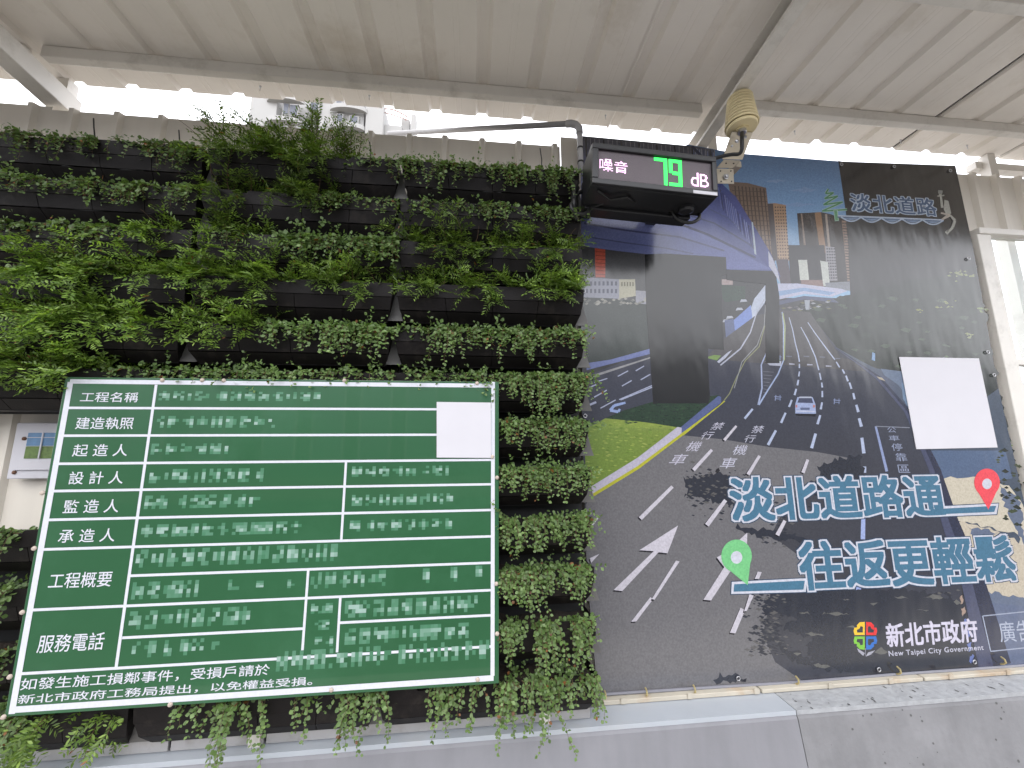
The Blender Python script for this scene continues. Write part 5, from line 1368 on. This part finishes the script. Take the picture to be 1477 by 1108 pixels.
dots('unit_lettering', raster('d', MX0+mw*.815, MZ0+mh*.13, DOT*9, DOT*17, 9, 17)+raster('B', MX0+mw*.815+DOT*10.5, MZ0+mh*.13, DOT*10, DOT*16, 10, 16), M_LP)
dg = []
gx, gz, cw_, chh = MX0+mw*.49, MZ0+mh*.05, 13, 32
def seg(ox, x0, x1, z0, z1):
    for i in range(x0, x1):
        for j in range(z0, z1): dg.append((gx+(ox+i+.5)*DOT, gz+(j+.5)*DOT))
seg(0, 0, 15, 29, 33); seg(0, 11, 15, 0, 29)
seg(17, 0, 15, 29, 33); seg(17, 11, 15, 4, 29); seg(17, 0, 4, 16, 29); seg(17, 4, 11, 14, 18); seg(17, 0, 15, 0, 4)
dg = sorted(set(dg)); dots('digits', dg, M_LG, .47)
MB().box(hw_-0.088, hw_-0.004, -0.0015, -0.0003, -hh+0.001, -hh+0.012).build('sticker', M_WHITE, led)
for x in (-hw_+0.06, hw_-0.10):
    MB().box(x-0.02, x+0.02, 0.1705, 0.295, -0.01, 0.03).build('bracket', M_CASE, led)
cab = MB()
def flush():
    global cab
    cab.build('cable', M_CABLE, led, smooth=True); cab = MB()
def arc(cx, cy, cz, r, a0, a1, n=10, ax='x', dy=0.0):
    return [(cx+r*math.cos(t), cy+dy*(t-a0), cz+r*math.sin(t)) for t in np.linspace(a0, a1, n)]
cab.tube([(hw_-0.02, 0.12, -hh+0.03)]+[(hw_-0.055+0.05*math.cos(t), 0.10, -hh-0.005+0.035*math.sin(t)) for t in np.linspace(0, -math.pi, 12)]+[(hw_-0.12, 0.12, -hh+0.01)], 0.006, 8); flush()
cab.tube([(-hw_+0.02, 0.13, 0.0), (-hw_-0.015, 0.14, -0.02)]+[(-hw_-0.005+0.035*math.cos(t), 0.12, -hh-0.005+0.03*math.sin(t)) for t in np.linspace(-math.pi, 0, 12)]+[(-hw_+0.08, 0.10, -hh+0.008)], 0.007, 8); flush()
cab.tube([(-hw_+0.03, 0.03, -hh-0.004), (-hw_+0.08, 0.06, -hh-0.012), (-hw_+0.13, 0.04, -hh-0.01), (-hw_+0.17, 0.07, -hh-0.002)], 0.0045, 8)
cab.build('cable', M_CABLE, led, smooth=True)
cn = MB().lathe([(0.026, 0.0), (0.026, -0.012), (0.018, -0.016)], n=20).build('cable_gland', M_CASE, led); cn.location = (hw_-0.07, 0.075, -hh-0.0005)
for k in range(6): MB().tube([(-hw_-0.02+random.uniform(-.01, .01), 0.14+random.uniform(-.02, .02), 0.03-k*0.012), (-hw_-0.032+random.uniform(-.01, .01), 0.12+random.uniform(-.02, .02), -0.02-k*.01), (-hw_-0.018+random.uniform(-.01, .01), 0.14, -0.07-k*.01)], 0.009, 6).build('cable', M_CABLE, led, smooth=True)

# ------------------------------------------------------------------ weather sensor on a zinc bracket
sbx, sby, sbz = W(1048, 255, -0.02)
br_ = empty('sensor_bracket', (sbx, -0.03, sbz), 'bent zinc plate bracket bolted on the banner right of the display', 'bracket')
y_p = -0.16
P0 = Vector(W(1048, 252, y_p)); o0 = Vector(br_.location)
def L(v): return tuple(Vector(v)-o0)
def quad_plate(name, px_q, ys, t=0.003, m=M_ZINC):
    pts = [Vector(W(u, v, y)) for (u, v), y in zip(px_q, ys)]
    nrm = (pts[1]-pts[0]).cross(pts[2]-pts[0]).normalized()*t
    mb = MB(); mb.add([L(q) for q in pts]+[L(q+nrm) for q in pts], [(0, 1, 2, 3), (7, 6, 5, 4), (0, 4, 5, 1), (1, 5, 6, 2), (2, 6, 7, 3), (3, 7, 4, 0)])
    o = mb.build(name, m, br_); bevel(o, 0.0008, 1); return o
quad_plate('base_plate', [(1034, 243), (1058, 243.5), (1059, 265), (1035.5, 264.5)], [-.10, -.10, -.10, -.10])
quad_plate('lower_bend', [(1044, 231), (1068, 232), (1058, 242.5), (1034, 242.5)], [-.13, -.13, -.101, -.101])
quad_plate('upper_strap', [(1056, 190), (1086, 191), (1071, 230.5), (1042, 230)], [-.21, -.21, -.132, -.132])
MB().box(-0.012, 0.012, -0.065, -0.002, -0.012, 0.012).build('standoff', M_ZINC, br_)
for (u, v) in ((1047, 255),):
    P_ = Vector(W(u, v, -.104))
    o = MB().lathe([(0.012, 0), (0.012, 0.002), (0.0075, 0.0025), (0.0075, 0.009), (0.004, 0.010)], n=6).build('bolt', M_BOLT, br_); o.rotation_euler = (R(90), 0, 0); o.location = L(P_)
for (u, v) in ((1039, 247), (1054, 247), (1040, 262), (1055, 262), (1047, 236), (1058, 236)):
    P_ = Vector(W(u, v, -.1045 if v > 243 else -.119))
    o = MB().lathe([(0.003, 0), (0.003, 0.002)], n=8).build('rivet', M_CASE, br_); o.rotation_euler = (R(90), 0, 0); o.location = L(P_)
for (u, v, w) in ((1062, 205, .010), (1074, 199, .008), (1055, 212, .006)):
    P_ = Vector(W(u, v, -.198+(.02 if v > 207 else 0)))
    o = MB().lathe([(w*.8, 0), (w*.8, 0.004), (w*.5, 0.008)], n=6).build('nut', M_BOLT, br_); o.rotation_euler = (R(70), 0, R(10)); o.location = L(P_)
sensor = empty('weather_sensor', W(1070, 185, -0.215), 'cream louvred weather sensor hood under the canopy beside the rafter', 'sensor')
sensor.rotation_euler = (R(0), R(2), 0)
nr = 9
for i in range(nr):
    z = 0.010+i*0.0135; r0 = 0.056-0.0016*i
    pr_ = [(r0*.62, z+0.006), (r0*.9, z+0.002), (r0, z-0.003), (r0+0.0008, z+0.004), (r0*.97, z+0.0095), (r0*.62, z+0.0115)]
    MB().lathe(pr_, n=40).build('louvre', M_CREAM, sensor, smooth=True)
MB().lathe([(0.050, -0.004), (0.052, 0.0), (0.052, 0.006), (0.033, 0.008), (0.033, 0.13), (0.03, 0.135)], n=40).build('core', M_CREAM, sensor)
MB().lathe([(0.013, -0.022), (0.015, -0.020), (0.015, -0.005)], n=16).build('socket', M_BOLT, sensor)
MB().lathe([(0.022, -0.010), (0.022, -0.0045)], n=6).build('collar', M_CREAM, sensor)
cabl = MB(); q = [W(1070, 190, -.215), W(1070, 200, -.24), W(1070, 215, -.235), W(1066, 222, -.225), W(1055, 223, -.215), W(1040, 226, -.20), W(1020, 232, -.19)]
# smooth it
def smooth_path(q, n=6):
    out = []; q = [np.array(a) for a in q]
    for i in range(len(q)-1):
        p0, p1, p2, p3 = q[max(i-1, 0)], q[i], q[i+1], q[min(i+2, len(q)-1)]
        for k in range(n):
            t = k/n; out.append(tuple(.5*((2*p1)+(-p0+p2)*t+(2*p0-5*p1+4*p2-p3)*t*t+(-p0+3*p1-3*p2+p3)*t**3)))
    out.append(tuple(q[-1])); return out
cabl.tube(smooth_path(q), 0.0068, 8)
tag(cabl.build('sensor_cable', M_CABLE, smooth=True), 'black cable curving from the cream sensor to the display', 'cable')

# ------------------------------------------------------------------ grey conduit
q = [W(560, 192, 0.16), W(590, 188, 0.10), W(700, 183, 0.0), W(826, 178, -0.12)]
a = Vector(W(560, 193, 0.30)); b_ = Vector(W(824, 178.5, -0.10)); c_ = Vector(W(834, 181, -0.105)); d_ = Vector(W(834, 240, -0.105)); d_.x = c_.x
cond = empty('conduit', tuple(c_), 'grey plastic conduit running over the fence and elbowing down by the display', 'pipe')
def Lc(v): return tuple(Vector(v)-c_)
MB().tube([Lc(a), Lc(b_)], 0.0105, 12).build('pipe', M_PVC, cond, smooth=True)
MB().tube([Lc(b_+(a-b_).normalized()*.02), Lc(b_), Lc((b_*.35+c_*.65)), Lc(c_+Vector((0.004, 0, -0.012))), Lc(c_+Vector((0.004, 0, -0.035)))], 0.0135, 12).build('elbow', M_PVC, cond, smooth=True)
MB().tube([Lc(c_+Vector((0.004, 0, -0.03))), Lc(d_+Vector((0.004, 0, -0.02)))], 0.0105, 12).build('downpipe', M_PVC, cond, smooth=True)
for z in (-0.10, -0.16):
    MB().lathe([(0.0125, -0.003), (0.0125, 0.003)], n=12).build('clamp', M_CABLE, cond).location = (0.004, 0, z)
